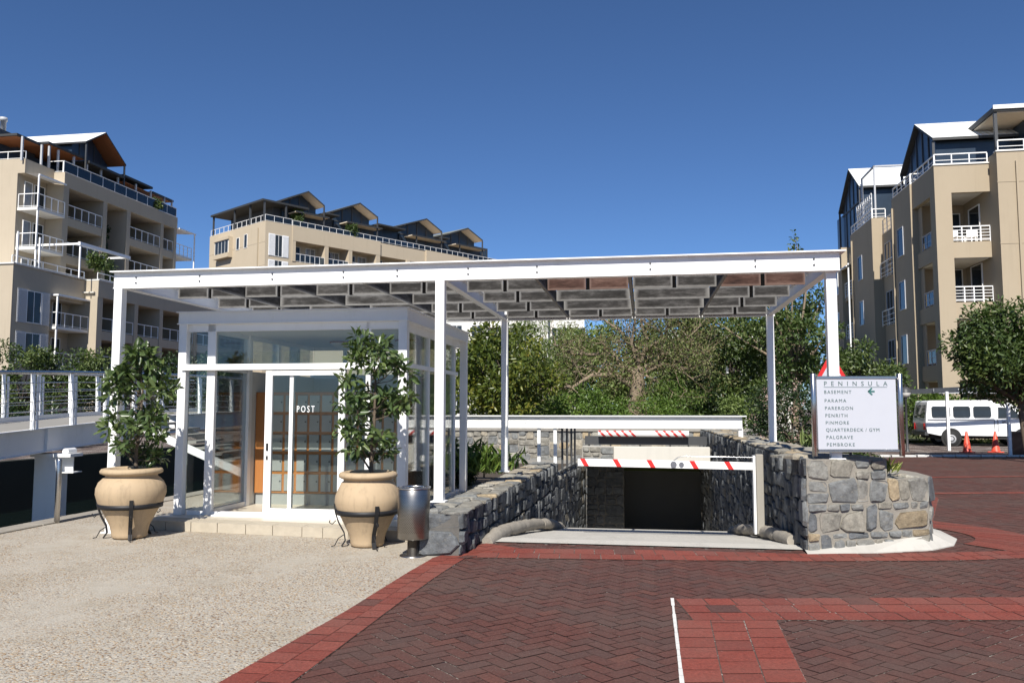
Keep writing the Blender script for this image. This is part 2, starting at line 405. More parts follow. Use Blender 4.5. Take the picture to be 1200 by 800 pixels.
# ------------------------------------------------------------------ rubble masonry
def split(x0, x1, y0, y1, s, rnd, out, asp=1.5):
    w, h = x1 - x0, y1 - y0
    lim = s * rnd.uniform(.85, 1.7)
    if w <= lim * asp and h <= lim: out.append((x0, x1, y0, y1)); return
    if w / asp > h * rnd.uniform(.8, 1.25):
        m = x0 + w * rnd.uniform(.36, .64); split(x0, m, y0, y1, s, rnd, out, asp); split(m, x1, y0, y1, s, rnd, out, asp)
    else:
        m = y0 + h * rnd.uniform(.36, .64); split(x0, x1, y0, m, s, rnd, out, asp); split(x0, x1, m, y1, s, rnd, out, asp)
def courses(A, B, s, rnd, out):
    y = 0; skip = []
    while y < B - .02:
        h = s * rnd.uniform(.6, 1.05)
        if B - y - h < s * .5: h = B - y
        nxt = []; x = 0
        for a, b in skip + [(A, A)]:
            while x < a - .01:
                w = s * rnd.uniform(.55, 1.75)
                if a - x - w < s * .45: w = a - x
                up = 0
                if rnd.random() < .18 and y + h < B - s * .5: up = s * rnd.uniform(.35, .6); nxt.append((x, x + w, up))
                if rnd.random() < .14 and h > s * .8 and not up:
                    m = h * rnd.uniform(.35, .6); out.append((x, x + w, y, y + m)); out.append((x, x + w, y + m, y + h))
                else: out.append((x, x + w, y, y + h + up))
                x += w
            x = max(x, b)
        y += h
        if nxt:
            hh = min(q[2] for q in nxt)
            # the course beside the tall stones
            x = 0
            for a, b, u in nxt + [(A, A, 0)]:
                while x < a - .01:
                    w = s * rnd.uniform(.5, 1.3)
                    if a - x - w < s * .4: w = a - x
                    out.append((x, x + w, y, y + hh)); x += w
                if u > hh + .001: out[:] = [(p[0], p[1], p[2], y + hh) if abs(p[0] - a) < 1e-6 and abs(p[3] - (y + u)) < 1e-6 else p for p in out]
                x = max(x, b)
            y += hh
        skip = []
def rubble(mb, o, ax, ay, az, A, B, s, seed, gap=.022, prot=(.012, .04), asp=1.5, tints=None, mi=0, clip=None, skew=.05, coursed=False):
    rnd = random.Random(seed); o, ax, ay, az = map(Vector, (o, ax, ay, az)); rs = []
    if coursed: courses(A, B, s, rnd, rs)
    else: split(0, A, 0, B, s, rnd, rs, asp)
    for (x0, x1, y0, y1) in rs:
        if clip and not clip((x0 + x1) / 2, (y0 + y1) / 2): continue
        g = gap * rnd.uniform(.3, .8)
        x0 += g; x1 -= g; y0 += g; y1 -= g
        w, h = x1 - x0, y1 - y0
        if w < .02 or h < .02: continue
        m = min(w, h); pts = []; sk = skew * m
        qx = [rnd.uniform(-sk, sk) for _ in range(8)]
        for cx, cy, dx, dy in ((x0 + qx[0], y0 + qx[1], 1, 1), (x1 + qx[2], y0 + qx[3], -1, 1), (x1 + qx[4], y1 + qx[5], -1, -1), (x0 + qx[6], y1 + qx[7], 1, -1)):
            a, b = m * rnd.uniform(.06, .34), m * rnd.uniform(.06, .34)
            p1 = (cx, cy + dy * b); p2 = (cx + dx * a, cy)
            pts += [p1, p2] if dx * dy > 0 else [p2, p1]
        j = m * .05
        pts = [(a + rnd.uniform(-j, j), b + rnd.uniform(-j, j)) for a, b in pts]
        cx, cy = (x0 + x1) / 2, (y0 + y1) / 2; n = len(pts); pr = rnd.uniform(*prot)
        tx, ty = rnd.uniform(-.10, .10), rnd.uniform(-.10, .10)
        vs = [o + ax * a + ay * b - az * .01 for a, b in pts]
        ch = min(.012, m * .12)
        k1 = 1 - ch / max(m, .05)
        vs += [o + ax * a + ay * b + az * (pr * .62) for a, b in pts]
        vs += [o + ax * (cx + (a - cx) * (k1 - .06)) + ay * (cy + (b - cy) * (k1 - .06)) + az * (pr + tx * (a - cx) + ty * (b - cy) + rnd.uniform(-.004, .004)) for a, b in pts]
        vs.append(o + ax * cx + ay * cy + az * (pr + rnd.uniform(-.003, .012)))
        fs = []
        for i in range(n):
            i2 = (i + 1) % n
            fs += [(i, i2, n + i2, n + i), (n + i, n + i2, 2 * n + i2, 2 * n + i), (2 * n + i, 2 * n + i2, 3 * n)]
        if ax.cross(ay).dot(az) < 0: fs = [f[::-1] for f in fs]
        mb.add(vs, fs, rnd.choice(tints) if tints else rnd.random(), mi)

# ------------------------------------------------------------------ foliage
LEAF = (np.array([(0, 0, 0), (.32, -.20, .05), (.70, -.17, .03), (1, 0, -.10), (.70, .17, .03), (.32, .20, .05)], float), [(0, 1, 2, 3), (0, 3, 4, 5)])
NARROW = (np.array([(0, 0, 0), (.35, -.07, .02), (.7, -.06, 0), (1, 0, -.12), (.7, .06, 0), (.35, .07, .02)], float), [(0, 1, 2, 3), (0, 3, 4, 5)])
def leaves(name, mat, P, axis, nrm, size, tint, parent, org, tmpl=LEAF, kind=None):
    tv, tf = tmpl; n = len(P); K = len(tv)
    x = axis / np.maximum(np.linalg.norm(axis, axis=1, keepdims=True), 1e-6)
    z = nrm - x * (nrm * x).sum(1, keepdims=True); z /= np.maximum(np.linalg.norm(z, axis=1, keepdims=True), 1e-6)
    y = np.cross(z, x)
    V = P[:, None, :] + size[:, None, None] * (tv[None, :, 0:1] * x[:, None] + tv[None, :, 1:2] * y[:, None] + tv[None, :, 2:3] * z[:, None])
    V = V.reshape(-1, 3) - np.array(org)
    F = (np.arange(n)[:, None, None] * K + np.array(tf)[None]).reshape(-1, 4)
    me = bpy.data.meshes.new(name); me.vertices.add(len(V)); me.vertices.foreach_set('co', V.astype(np.float32).ravel())
    me.loops.add(F.size); me.loops.foreach_set('vertex_index', F.astype(np.int32).ravel())
    me.polygons.add(len(F)); me.polygons.foreach_set('loop_start', np.arange(0, F.size, 4, dtype=np.int32))
    me.materials.append(MATS[mat])
    a = me.attributes.new('tint', 'FLOAT', 'FACE'); a.data.foreach_set('value', np.repeat(tint, len(tf)).astype(np.float32))
    me.update(calc_edges=True)
    o = bpy.data.objects.new(name, me); COL.objects.link(o)
    if parent: o.parent = parent; ROOT[o.name] = ROOT[parent.name]
    return o
def rdir(rng, n): d = rng.normal(size=(n, 3)); return d / np.linalg.norm(d, axis=1, keepdims=True)
def crown_pts(rng, clumps, n, bias=.45, up=.5, hang=0.0):
    """points, leaf axes and normals for leaf clumps [(x, y, z, r[, squash])]"""
    C = np.array([c[:3] for c in clumps], float); R = np.array([c[3] for c in clumps], float)
    q = np.array([c[4] if len(c) > 4 else .8 for c in clumps], float)
    w = R ** 2; idx = rng.choice(len(C), n, p=w / w.sum())
    d = rdir(rng, n); rr = rng.random(n) ** bias
    off = d * (R[idx] * rr)[:, None]; off[:, 2] *= q[idx]
    P = C[idx] + off
    ax = d * .8 + rdir(rng, n) * .8; ax[:, 2] -= hang
    nr = rdir(rng, n) * .7 + d * .5; nr[:, 2] += up
    ct = rng.random(len(C)) * .35
    t = np.clip(.12 + ct[idx] + rng.random(n) * .5, 0, 1)
    return P, ax, nr, t
def ellipse_clumps(rng, c, r, k, cr, inner=.35):
    out = []
    for i in range(k):
        d = rdir(rng, 1)[0]; s = inner + (1 - inner) * rng.random() ** .6
        out.append((c[0] + d[0] * r[0] * s, c[1] + d[1] * r[1] * s, c[2] + d[2] * r[2] * s, cr * rng.uniform(.65, 1.3)))
    return out
def limbs(mb, base, fork, clumps, r0, rng, every=1, n=7):
    base = Vector(base); fork = Vector(fork); mid = base.lerp(fork, .5) + Vector((rng.uniform(-.05, .05), 0, 0))
    mb.tube([base + Vector((0, 0, -.1)), base, mid, fork], [r0 * 1.5, r0 * 1.15, r0 * .95, r0 * .8], 9)
    for c in clumps[::every]:
        p = Vector(c[:3]); m = fork.lerp(p, .5) + Vector((rng.uniform(-.12, .12), rng.uniform(-.12, .12), rng.uniform(-.02, .16))) * (p - fork).length * .8
        mb.tube([fork - Vector((0, 0, .05)), fork.lerp(m, .5) + Vector((0, 0, .03)), m, p], [r0 * .55, r0 * .42, r0 * .28, r0 * .08], n)

# ================================================================== GROUND
def sheet(name, outer, holes, z, mat, fr=UV, kind='structure'):
    bm = bmesh.new(); edges = []
    for loop in [outer] + holes:
        vs = [bm.verts.new((x, y, z)) for x, y in loop]
        edges += [bm.edges.new((vs[i], vs[(i + 1) % len(vs)])) for i in range(len(vs))]
    bmesh.ops.triangle_fill(bm, edges=edges, use_beauty=True, normal=(0, 0, 1))
    bm.verts.index_update(); mb = MB(); mb.add([q.co[:] for q in bm.verts], [[q.index for q in f.verts] for f in bm.faces]); bm.free()
    o = struct(name, mb, mat, fr, kind); return o
QUAY = -5.92
RAMP = [(.52, .25), (4.28, .25), (4.2, 13.8), (.95, 13.8), (.70, 7.1)]
CANAL = [(QUAY, -40), (QUAY, 40), (-15, 40), (-15, -40)]
sheet('ground', [(-600, -300), (600, -300), (600, 900), (-600, 900)], [RAMP, CANAL], 0, 'paving_joint')
mb = MB(); mb.add([(-62, -42, -1.3), (QUAY + .5, -42, -1.3), (QUAY + .5, 41, -1.3), (-62, 41, -1.3)], [(0, 1, 2, 3)]); struct('water', mb, 'canal_water', UV)
mb = MB(); mb.box(QUAY, QUAY + .35, -40, 40, -2.2, -.004, 0); mb.box(-15.4, QUAY, 40.004, 40.4, -2.2, .2); mb.box(-15.35, -15.0, -40, 40, -2.2, .12); struct('quay_wall', mb, 'shaded_quay_stone', UV)
mb = MB()
y = -18.0; rnd = random.Random(3)
while y < 39:
    L = rnd.uniform(.8, 1.3); mb.box(QUAY - .03, QUAY + .30, y, y + L - .012, -.05, .022 + rnd.uniform(0, .004), 0, 0, .008); y += L
struct('quay_edge', mb, 'kerb_stone', UV)
# pebble plaza left of the red brick band
mb = MB(); mb.add([(QUAY + .3, -14, .003), (0.10, -14, .003), (.2, -3, .003), (.36, -1.05, .003), (.36, -.6, .003), (.06, -.5, .003), (.06, 7.1, .003), (QUAY + .3, 7.1, .003)], [(0, 1, 2, 3, 4, 5, 6, 7)]); struct('pebble_plaza', mb, 'pebble_paving', UV)
mb = MB(); mb.add([(-5.6, 7.1, .012), (.5, 7.1, .012), (.5, 13.9, .012), (-5.6, 13.9, .012)], [(0, 1, 2, 3)]); struct('garden_path', mb, 'soil', UV)

# herringbone bricks (each a face of one paving mesh), drawn in world axes
def inpoly(x, y, poly):
    c = np.zeros(x.shape, bool); n = len(poly)
    for i in range(n):
        x1, y1 = poly[i]; x2, y2 = poly[(i + 1) % n]
        if y1 == y2: continue
        c ^= ((y1 > y) != (y2 > y)) & (x < (x2 - x1) * (y - y1) / (y2 - y1) + x1)
    return c
def herring(name, poly, holes, L, ang, z, mat, seed):
    rng = np.random.default_rng(seed); W = L / 2
    P = np.array(poly); ce = P.mean(0); R = np.abs(P - ce).max() * 1.5; N = int(R / W)
    i, j = np.meshgrid(np.arange(-N, N), np.arange(-N, N)); i = i.ravel(); j = j.ravel(); kk = (i - j) % 4
    h = kk == 0; v = kk == 3; g = .0035
    def rect(i, j, w, hh): return np.stack([i * W + g, j * W + g, (i + w) * W - g, (j + hh) * W - g], 1)
    B = np.concatenate([rect(i[h], j[h], 2, 1), rect(i[v], j[v], 1, 2)])
    corners = np.stack([B[:, [0, 1]], B[:, [2, 1]], B[:, [2, 3]], B[:, [0, 3]]], 1)
    c, s = cos(ang), sin(ang); corners = corners @ np.array([[c, s], [-s, c]]) + ce
    m = corners.mean(1); keep = inpoly(m[:, 0], m[:, 1], poly)
    for hl in holes: keep &= ~inpoly(m[:, 0], m[:, 1], hl)
    corners = corners[keep]; n = len(corners)
    zz = z + rng.uniform(0, .0025, (n, 1)) + rng.normal(0, .0006, (n, 4))
    V = np.concatenate([corners, zz[:, :, None]], 2).reshape(-1, 3)
    me = bpy.data.meshes.new(name); me.vertices.add(4 * n); me.vertices.foreach_set('co', V.astype(np.float32).ravel())
    me.loops.add(4 * n); me.loops.foreach_set('vertex_index', np.arange(4 * n, dtype=np.int32))
    me.polygons.add(n); me.polygons.foreach_set('loop_start', np.arange(0, 4 * n, 4, dtype=np.int32))
    me.materials.append(MATS[mat]); a = me.attributes.new('tint', 'FLOAT', 'FACE'); a.data.foreach_set('value', rng.random(n).astype(np.float32))
    me.update(calc_edges=True)
    o = bpy.data.objects.new(name, me); COL.objects.link(o); o['kind'] = 'structure'; return o
def uw(u, v): p = UV.w((u, v, 0)); return (p.x, p.y)
hole_ramp = [uw(.5, -.02), uw(4.3, -.02), uw(4.4, 13), uw(.5, 13)]
herring('brick_paving', [uw(.12, -9.5), (9, 1.5), (30, 20), (34, 33.5), uw(10.2, 18.2), uw(5.2, 6), uw(4.9, .3), uw(.3, .35), uw(.42, -1.2), uw(.30, -5), uw(.2, -9.5)], [hole_ramp], .215, .62, .004, 'dark_brick', 5)

# red brick bands: rows of stretchers between two edge lines
def band(name, A, B, rows, L, z=.012, seed=1, label=None, joint=.004):
    """A and B are the two edge polylines (world xy)"""
    rnd = random.Random(seed); mb = MB()
    def lin(P):
        P = [Vector((*p, 0)) for p in P]; d = [0]
        for i in range(1, len(P)): d.append(d[-1] + (P[i] - P[i - 1]).length)
        def at(t):
            t = t * d[-1]
            for i in range(1, len(P)):
                if t <= d[i] + 1e-9: return P[i - 1].lerp(P[i], (t - d[i - 1]) / max(d[i] - d[i - 1], 1e-9))
            return P[-1]
        return at, d[-1]
    a, la = lin(A); b, lb = lin(B); n = max(2, int(max(la, lb) / L))
    n0 = 240
    base = [a(i / n0) for i in range(n0 + 1)] + [b(i / n0) for i in range(n0 + 1)]
    mb.add([(p.x, p.y, z - .003) for p in base], [(i, i + 1, n0 + 2 + i, n0 + 1 + i) for i in range(n0)], .5, 1)
    for r in range(rows):
        s0, s1 = r / rows + joint * 1.5, (r + 1) / rows - joint * 1.5
        k = 0; off = rnd.random() if r % 2 else 0
        for k in range(-1, n + 1):
            t0 = max(0, (k + off * .9) / n); t1 = min(1, (k + 1 + off * .9) / n)
            if t1 - t0 < .06 / n: continue
            g = joint / (L * n) * 1.2; t0 += g; t1 -= g; zz = z + rnd.uniform(0, .002)
            q = [a(t0).lerp(b(t0), s0), a(t1).lerp(b(t1), s0), a(t1).lerp(b(t1), s1), a(t0).lerp(b(t0), s1)]
            mb.add([(p.x, p.y, zz + rnd.uniform(-.0005, .0005)) for p in q], [(0, 1, 2, 3)], min(1, rnd.random() ** .9 * (1.0 if rnd.random() > .008 else 2)))
    return struct(name, mb, ['red_brick', 'paving_joint'])
band('brick_band', [uw(-.12, -8), uw(0, -5.1), uw(.12, -3.5), uw(.17, -2), uw(.22, -1.1)], [uw(.30, -8), uw(.42, -5.07), uw(.46, -3.06), uw(.5, -2), uw(.56, -1.1)], 2, .215, seed=2)
band('brick_band', [(-.86, 8.80), (-.45, 9.50), (-.30, 9.75)], [(-.46, 8.80), (-.05, 9.38), (0.1, 9.40)], 3, .22, .013, seed=3)
band('brick_band', [(-.40, 9.42), (1.5, 9.32), (3.2, 9.06), (4.6, 9.10), (6.2, 9.36), (9, 9.75), (16, 11)], [(-.45, 8.84), (1.43, 8.70), (3.2, 8.62), (4.6, 8.66), (6.2, 8.93), (9, 9.3), (16, 10.5)], 2, .22, .012, seed=4)
band('brick_band', [(1.36, 6.96), (2.8, 6.99), (4.3, 7.02), (9, 7.1)], [(1.36, 6.27), (2.8, 6.27), (4.3, 6.27), (9, 6.27)], 3, .23, .012, seed=5)
band('brick_band', [(1.24, 6.27), (.99, 4.9), (.68, 3)], [(1.99, 6.27), (1.72, 4.9), (1.42, 3)], 3, .23, .012, seed=6)
curve_o = [(4.98 + 1.45 * cos(t), 10.45 + 1.42 * sin(t)) for t in np.linspace(-1.15, .9, 14)]
curve_i = [(4.98 + .74 * cos(t), 10.45 + .80 * sin(t)) for t in np.linspace(-1.15, .9, 14)]
band('brick_band', curve_o + [(7.5, 14.5), (9.0, 20)], curve_i + [(6.4, 13.0), (8.2, 20)], 1, .10, .015, seed=7)
band('brick_band', [(6.6, 15.4), (20, 16.4)], [(6.6, 15.15), (20, 16.15)], 1, .22, .012, seed=8)
band('brick_band', [(8.0, 18.9), (22, 20.2)], [(8.0, 18.65), (22, 19.95)], 1, .22, .012, seed=9)
mb = MB(); rnd = random.Random(2)
for i in range(30):
    t0, t1 = i / 30, (i + .985) / 30; w = rnd.uniform(.009, .014)
    x0, y0 = 1.34 + (.67 - 1.34) * t0, 6.97 + (3 - 6.97) * t0; x1, y1 = 1.34 + (.67 - 1.34) * t1, 6.97 + (3 - 6.97) * t1
    mb.add([(x0 - w, y0, .0165), (x0 + w, y0, .0165), (x1 + w, y1, .0165), (x1 - w, y1, .0165)], [(0, 3, 2, 1)])
struct('painted_line', mb, 'pale_line')

# ramp: a concrete strip that tips over a crest and goes down underground
mb = MB()
prof = [(-.02, .018), (.3, .016), (1.0, -.07), (2.2, -.21), (3.5, -.37), (4.8, -.495), (5.4, -.64), (10.4, -1.75), (13.7, -1.9), (14.0, -2.3)]
for (v0, z0), (v1, z1) in zip(prof, prof[1:]): mb.add([(.45, v0, z0), (4.34, v0, z0), (4.34, v1, z1), (.45, v1, z1)], [(0, 1, 2, 3)])
struct('ramp', mb, 'apron_concrete', UV)
def kerb(path, name='kerb', r=.085):
    mb = MB(); rnd = random.Random(len(path)); pts = [Vector(p) for p in path]; fine = []
    for a, b in zip(pts, pts[1:]):
        for i in range(5): fine.append(a.lerp(b, i / 5) + Vector((rnd.uniform(-.006, .006), 0, rnd.uniform(-.006, .006))))
    fine.append(pts[-1]); k = 0
    while k < len(fine) - 2:
        m = min(len(fine), k + rnd.choice((9, 11, 13))); seg = fine[k:m]; f = rnd.uniform(.95, 1.05)
        if len(seg) < 3: break
        rs = [r * f * rnd.uniform(.94, 1.06) for _ in seg]; rs[0] *= .86; rs[-1] *= .86
        mb.tube([p + (seg[1] - seg[0]) * (.06 if i == 0 else 0) for i, p in enumerate(seg)], rs, 14); k = m - 1
    return struct(name, mb, 'kerb_stone', UV)
kerb([(.60, -.1, .0), (.64, .35, .04), (.68, .8, .03), (.72, 1.25, -.01), (.74, 1.8, -.06), (.76, 2.4, -.12), (.80, 3.0, -.19), (.88, 3.6, -.27), (.98, 4.3, -.40), (1.0, 5.0, -.58)])
kerb([(4.17, .45, .03), (4.16, .9, .0), (4.14, 1.4, -.04), (4.12, 1.95, -.09), (4.08, 2.5, -.15), (4.02, 3.1, -.22), (3.92, 3.7, -.30), (3.86, 4.4, -.45)])

# sloped concrete skirt round the sign's stone block
A1 = [(3.22, 9.04), (3.95, 9.10), (4.72, 9.30), (5.12, 9.60), (5.40, 10.05), (5.54, 10.7), (5.50, 11.5)]
A2 = [(3.25, 9.22), (4.0, 9.40), (4.68, 9.53), (4.9, 9.74), (5.02, 10.2), (5.08, 10.8), (5.05, 11.6)]
mb = MB(); n = len(A1)
mb.add([(x, y, .017) for x, y in A1] + [(x, y, .04 + .11 * min(1, i / 2)) for i, (x, y) in enumerate(A2)] + [(x, y, .0) for x, y in A1], [(i, i + 1, n + 1 + i, n + i) for i in range(n - 1)] + [(2 * n + i, 2 * n + i + 1, i + 1, i) for i in range(n - 1)])
struct('concrete_apron', mb, 'apron_concrete')
# raised planting ground beyond the ramp and right of it
mb = MB(); mb.prism([(-5.4, 14.15), (7.5, 14.15), (9.5, 20), (9.5, 34), (-5.4, 34)], -.2, .52); struct('garden_ground', mb, 'grass_ground', UV)
mb = MB(); mb.prism([(4.95, 2.3), (6.2, 4.2), (7.0, 9), (7.2, 14.1), (4.7, 14.1)], -.1, .55); struct('garden_ground', mb, 'soil', UV)
mb = MB(); mb.prism([(12.2, 30.2), (30, 30.2), (30, 31.9), (17, 31.9), (16, 60), (12.2, 60)], -.1, .12); struct('garden_ground', mb, 'grass_ground', UV)
mb = MB(); rnd = random.Random(9)
for i in range(13):
    a = 12.0 + i * .42
    mb.prism([(a, 26.85), (a + .37, 26.85), (a + .40, 27.1), (a + .03, 27.1)], 0, .05 + rnd.uniform(0, .015))
struct('kerb', mb, 'pale_line')

# ================================================================== STONE WALLS
def core(mb, poly, z0, z1, ztop=None): mb.prism(poly, z0, z1, .5, 1, ztop)
STONE = ['rubble_stone', 'mortar']
SHADE_TINTS = [0, .02, .04, .06, .08, .1, .12, .15, .18, .22, .28, .34, .7]  # dark stones, deepened to hold the ramp's shade, a few paler as glints
# low wall under the middle post
mb = MB(); core(mb, [(.05, -.98), (.47, -.98), (.50, 0), (.66, 7.1), (.1, 7.1), (.05, 0)], -2.2, .465)
rubble(mb, (.03, -.98, 0), (1, 0, 0), (0, 0, 1), (0, -1, 0), .46, .47, .27, 11, gap=.034, prot=(.004, .03), skew=.12, tints=[.2, .3, .35, .42, .5, .58])
rubble(mb, (.48, -1.0, 0), (.0215, 1, 0), (0, 0, 1), (1, 0, 0), 8.1, .47, .21, 12, prot=(.01, .06), asp=1.15, tints=SHADE_TINTS)
rubble(mb, (.70, 7.1, -2.2), (-.0215, -1, 0), (0, 0, 1), (1, 0, 0), 6.0, 2.2, .24, 13, prot=(0, .035), asp=1.15, tints=SHADE_TINTS)
rubble(mb, (.03, 3.5, 0), (0, -1, 0), (0, 0, 1), (-1, 0, 0), 4.45, .47, .3, 14)
rubble(mb, (.05, -.99, .463), (.012, 1, 0), (1, 0, 0), (0, 0, 1), 8.05, .50, .26, 15, gap=.014, prot=(.012, .03), tints=[.4, .45, .5, .55, .6, .9, .96, 1])
rubble(mb, (.08, 7.1, 0), (1, 0, 0), (0, 0, 1), (0, 1, 0), .6, .46, .25, 16)
solo('stone_wall', mb, ['rubble_stone', 'dark_mortar'], 'low rubble wall that the white middle post of the pergola stands on, left of the ramp', 'stone wall', (.3, 3, 0), UV)
mb = MB(); core(mb, [(.45, 7.12), (.68, 7.12), (.92, 13.9), (.45, 13.9)], -2.2, .12)
rubble(mb, (.68, 7.12, -2.2), (.0355, 1, 0), (0, 0, 1), (1, -.0355, 0), 6.7, 2.32, .26, 17, prot=(.01, .045), asp=1.15, tints=SHADE_TINTS)
rubble(mb, (.43, 7.14, .118), (.03, 1, 0), (1, 0, 0), (0, 0, 1), 6.5, .28, .25, 18, gap=.014, prot=(.03, .06), tints=[.4, .5, .55, .6, .96])
solo('stone_wall', mb, ['rubble_stone', 'dark_mortar'], 'lowest stone wall along the far left side of the sunken ramp, under the thin railing', 'stone wall', (.5, 9, 0), UV)
# right hand wall of the ramp
mb = MB(); core(mb, [(4.28, .16), (4.60, .30), (4.92, .45), (4.82, 13.9), (4.02, 13.9)], -2.2, 1.0)
rubble(mb, (4.02, 13.9, -2.2), (.0189, -1, 0), (0, 0, 1), (-1, -.0189, 0), 13.78, 3.18, .23, 21, prot=(.005, .05), asp=1.1, tints=SHADE_TINTS)
rubble(mb, (4.26, .6, .998), (-.0189, 1, 0), (1, 0, 0), (0, 0, 1), 13.2, .62, .30, 22, gap=.014, prot=(.012, .03), tints=[.4, .45, .5, .55, .6, .9, .96, 1])
rubble(mb, (4.93, .7, .0), (-.007, 1, 0), (0, 0, 1), (1, 0, 0), 12.9, .98, .30, 23)
solo('stone_wall', mb, ['rubble_stone', 'dark_mortar'], 'long dark rubble wall along the right side of the ramp, behind the sign', 'stone wall', (4.5, 6, 0), UV)
# stepped block under the sign
mb = MB()
T1 = [(3.275, 9.155), (4.28, 9.395), (4.22, 10.3), (3.9, 10.9), (3.42, 9.9)]
T2 = [(3.27, 9.15), (4.80, 9.515), (4.97, 9.78), (5.10, 10.4), (5.05, 11.4), (4.6, 12.2), (3.9, 10.92), (3.42, 9.9)]
core(mb, T2, -.1, .79); core(mb, T1, .79, 1.025)
d1 = Vector((1.01, .24, 0)); l1 = d1.length; d1.normalize(); nn = Vector((d1.y, -d1.x, 0))
warm = [.2, .22, .25, .3, .33, .35, .38, .4, .42, .45, .48, .5, .55, .58, .62, .78, .84, .9]
rubble(mb, (3.27, 9.15, 0), d1, (0, 0, 1), nn, 1.575, .80, .215, 31, gap=.022, prot=(.004, .03), tints=warm, skew=.13, coursed=True)
rubble(mb, (3.27, 9.15, .79), d1, (0, 0, 1), nn, 1.02, .235, .235, 34, gap=.022, prot=(.004, .03), tints=warm, skew=.10)
rubble(mb, (4.80, 9.515, 0), (.54, .842, 0), (0, 0, 1), (.842, -.54, 0), .31, .79, .25, 33, gap=.022, skew=.12, prot=(.004, .03), tints=warm)
rubble(mb, (4.97, 9.78, 0), (.205, .979, 0), (0, 0, 1), (.979, -.205, 0), .63, .79, .27, 34, gap=.022, skew=.12, prot=(.004, .03), tints=warm)
rubble(mb, (4.3, 9.43, .788), (.94, .3, 0), (-.3, .94, 0), (0, 0, 1), .53, .85, .26, 35, gap=.012, prot=(.012, .03), tints=[.5, .55, .6, .96, 1])
rubble(mb, (3.3, 9.2, 1.018), d1, -nn, (0, 0, 1), .93, .8, .26, 36, gap=.012, prot=(.012, .03), tints=[.45, .5, .55, .6, .96, 1])
rubble(mb, (3.27, 9.15, 0), (-.06, -.0, 0) if 0 else (.16, .987, 0), (0, 0, 1), (-.987, .16, 0), .7, 1.05, .26, 37, gap=.02, tints=SHADE_TINTS)
solo('stone_wall', mb, ['rubble_stone', 'pale_mortar'], 'stepped block of grey and ochre stones with wide mortar joints, beneath the white directory sign', 'stone wall', (4.2, 9.6, 0), WF)
# retaining wall of the garden behind the ramp
mb = MB(); core(mb, [(-5.3, 13.95), (7.2, 13.95), (7.2, 14.2), (-5.3, 14.2)], -.1, .93)
rubble(mb, (-5.3, 13.95, 0), (1, 0, 0), (0, 0, 1), (0, -1, 0), 12.4, .93, .24, 41, gap=.016, prot=(.01, .04), tints=[.3, .4, .45, .5, .55, .6, .66, .9, .96, 1])
mb.box(-5.35, 7.2, 13.88, 14.26, .93, 1.0, .5, 1)
solo('stone_wall', mb, STONE, 'long pale rubble retaining wall of the garden, behind the white barrier beam', 'stone wall', (0, 14, 0), UV)

# ================================================================== UNDERGROUND GARAGE MOUTH
g = thing('garage_entrance', 'dark basement garage mouth with a pale concrete lintel at the foot of the ramp', 'garage entrance', (2.5, 10.6, 0), UV)
mb = MB(); mb.box(.95, 4.0, 10.4, 10.62, .17, .66, .5, 0, .01); part('lintel', mb, 'concrete', g)
mb = MB(); mb.box(.95, 4.0, 10.62, 13.9, .17, .42); part('roof_slab', mb, 'concrete', g)
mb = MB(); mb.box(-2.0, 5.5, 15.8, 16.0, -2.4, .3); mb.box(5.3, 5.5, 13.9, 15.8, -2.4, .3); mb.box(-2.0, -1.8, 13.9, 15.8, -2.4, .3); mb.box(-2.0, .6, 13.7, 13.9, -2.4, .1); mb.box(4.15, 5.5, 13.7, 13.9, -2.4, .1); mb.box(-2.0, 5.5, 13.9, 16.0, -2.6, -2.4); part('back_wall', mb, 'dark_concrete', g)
mb = MB(); core(mb, [(.9, 12.3), (1.9, 12.3), (1.9, 12.6), (.9, 12.6)], -2.2, .17); rubble(mb, (.9, 12.3, -2.2), (1, 0, 0), (0, 0, 1), (0, -1, 0), 1.0, 2.37, .22, 51, tints=[0, .02, .05]); part('side_pier', mb, ['rubble_stone', 'dark_mortar'], g)  # pier stones near black, the garage shade put into their tint
mb = MB(); mb.box(.96, 1.72, 10.36, 10.397, .2, .655, .5, 1); rubble(mb, (.96, 10.36, .2), (1, 0, 0), (0, 0, 1), (0, -1, 0), .76, .45, .22, 52, tints=[.4, .5, .55, .6]); part('stone_facing', mb, STONE, g)

# ================================================================== PERGOLA
def sq(mb, u, v, z0, z1, w=.11, mi=0): return mb.box(u - w / 2, u + w / 2, v - w / 2, v + w / 2, z0, z1, .5, mi, .006)
ZB = 3.17
pg = thing('pergola', 'long white steel pergola with dark timber louvres over the kiosk and the ramp', 'pergola', (0, 0, 0), UV)
for (u, v, z0) in ((-4.34, 0, 0), (0, 0, .47), (4.6, .10, 1.02), (-4.34, 4.7, 0), (0, 4.7, .47), (4.6, 4.7, 1.0)):
    mb = MB(); sq(mb, u, v, z0, ZB, .115); mb.box(u - .09, u + .09, v - .09, v + .09, z0 + .0, z0 + .014, .5, 0); part('post', mb, 'white_paint', pg)
mb = MB()
mb.box(-4.42, 4.68, -.03, .0, ZB, 3.37, .5, 0); mb.box(-4.44, 4.74, -.10, .36, 3.37, 3.385); mb.box(-4.42, 4.68, -.045, .06, ZB - .012, ZB); mb.box(-4.42, -4.41, -.10, .07, ZB, 3.37) if 0 else None  # top plate widened behind the beam, unseen, to shade the kiosk fascia
part('front_beam', mb, 'white_paint', pg)
mb = MB()
for u in (-4.1, -3.2, -2.2, -1.25, -.55, .35, 1.2, 2.55, 3.75, 4.4):
    for z in (3.23, 3.30): mb = MB(); mb.tube([(u, -.03, z), (u, -.042, z)], .011, 8); part('bolt', mb, 'dark_paint', pg)
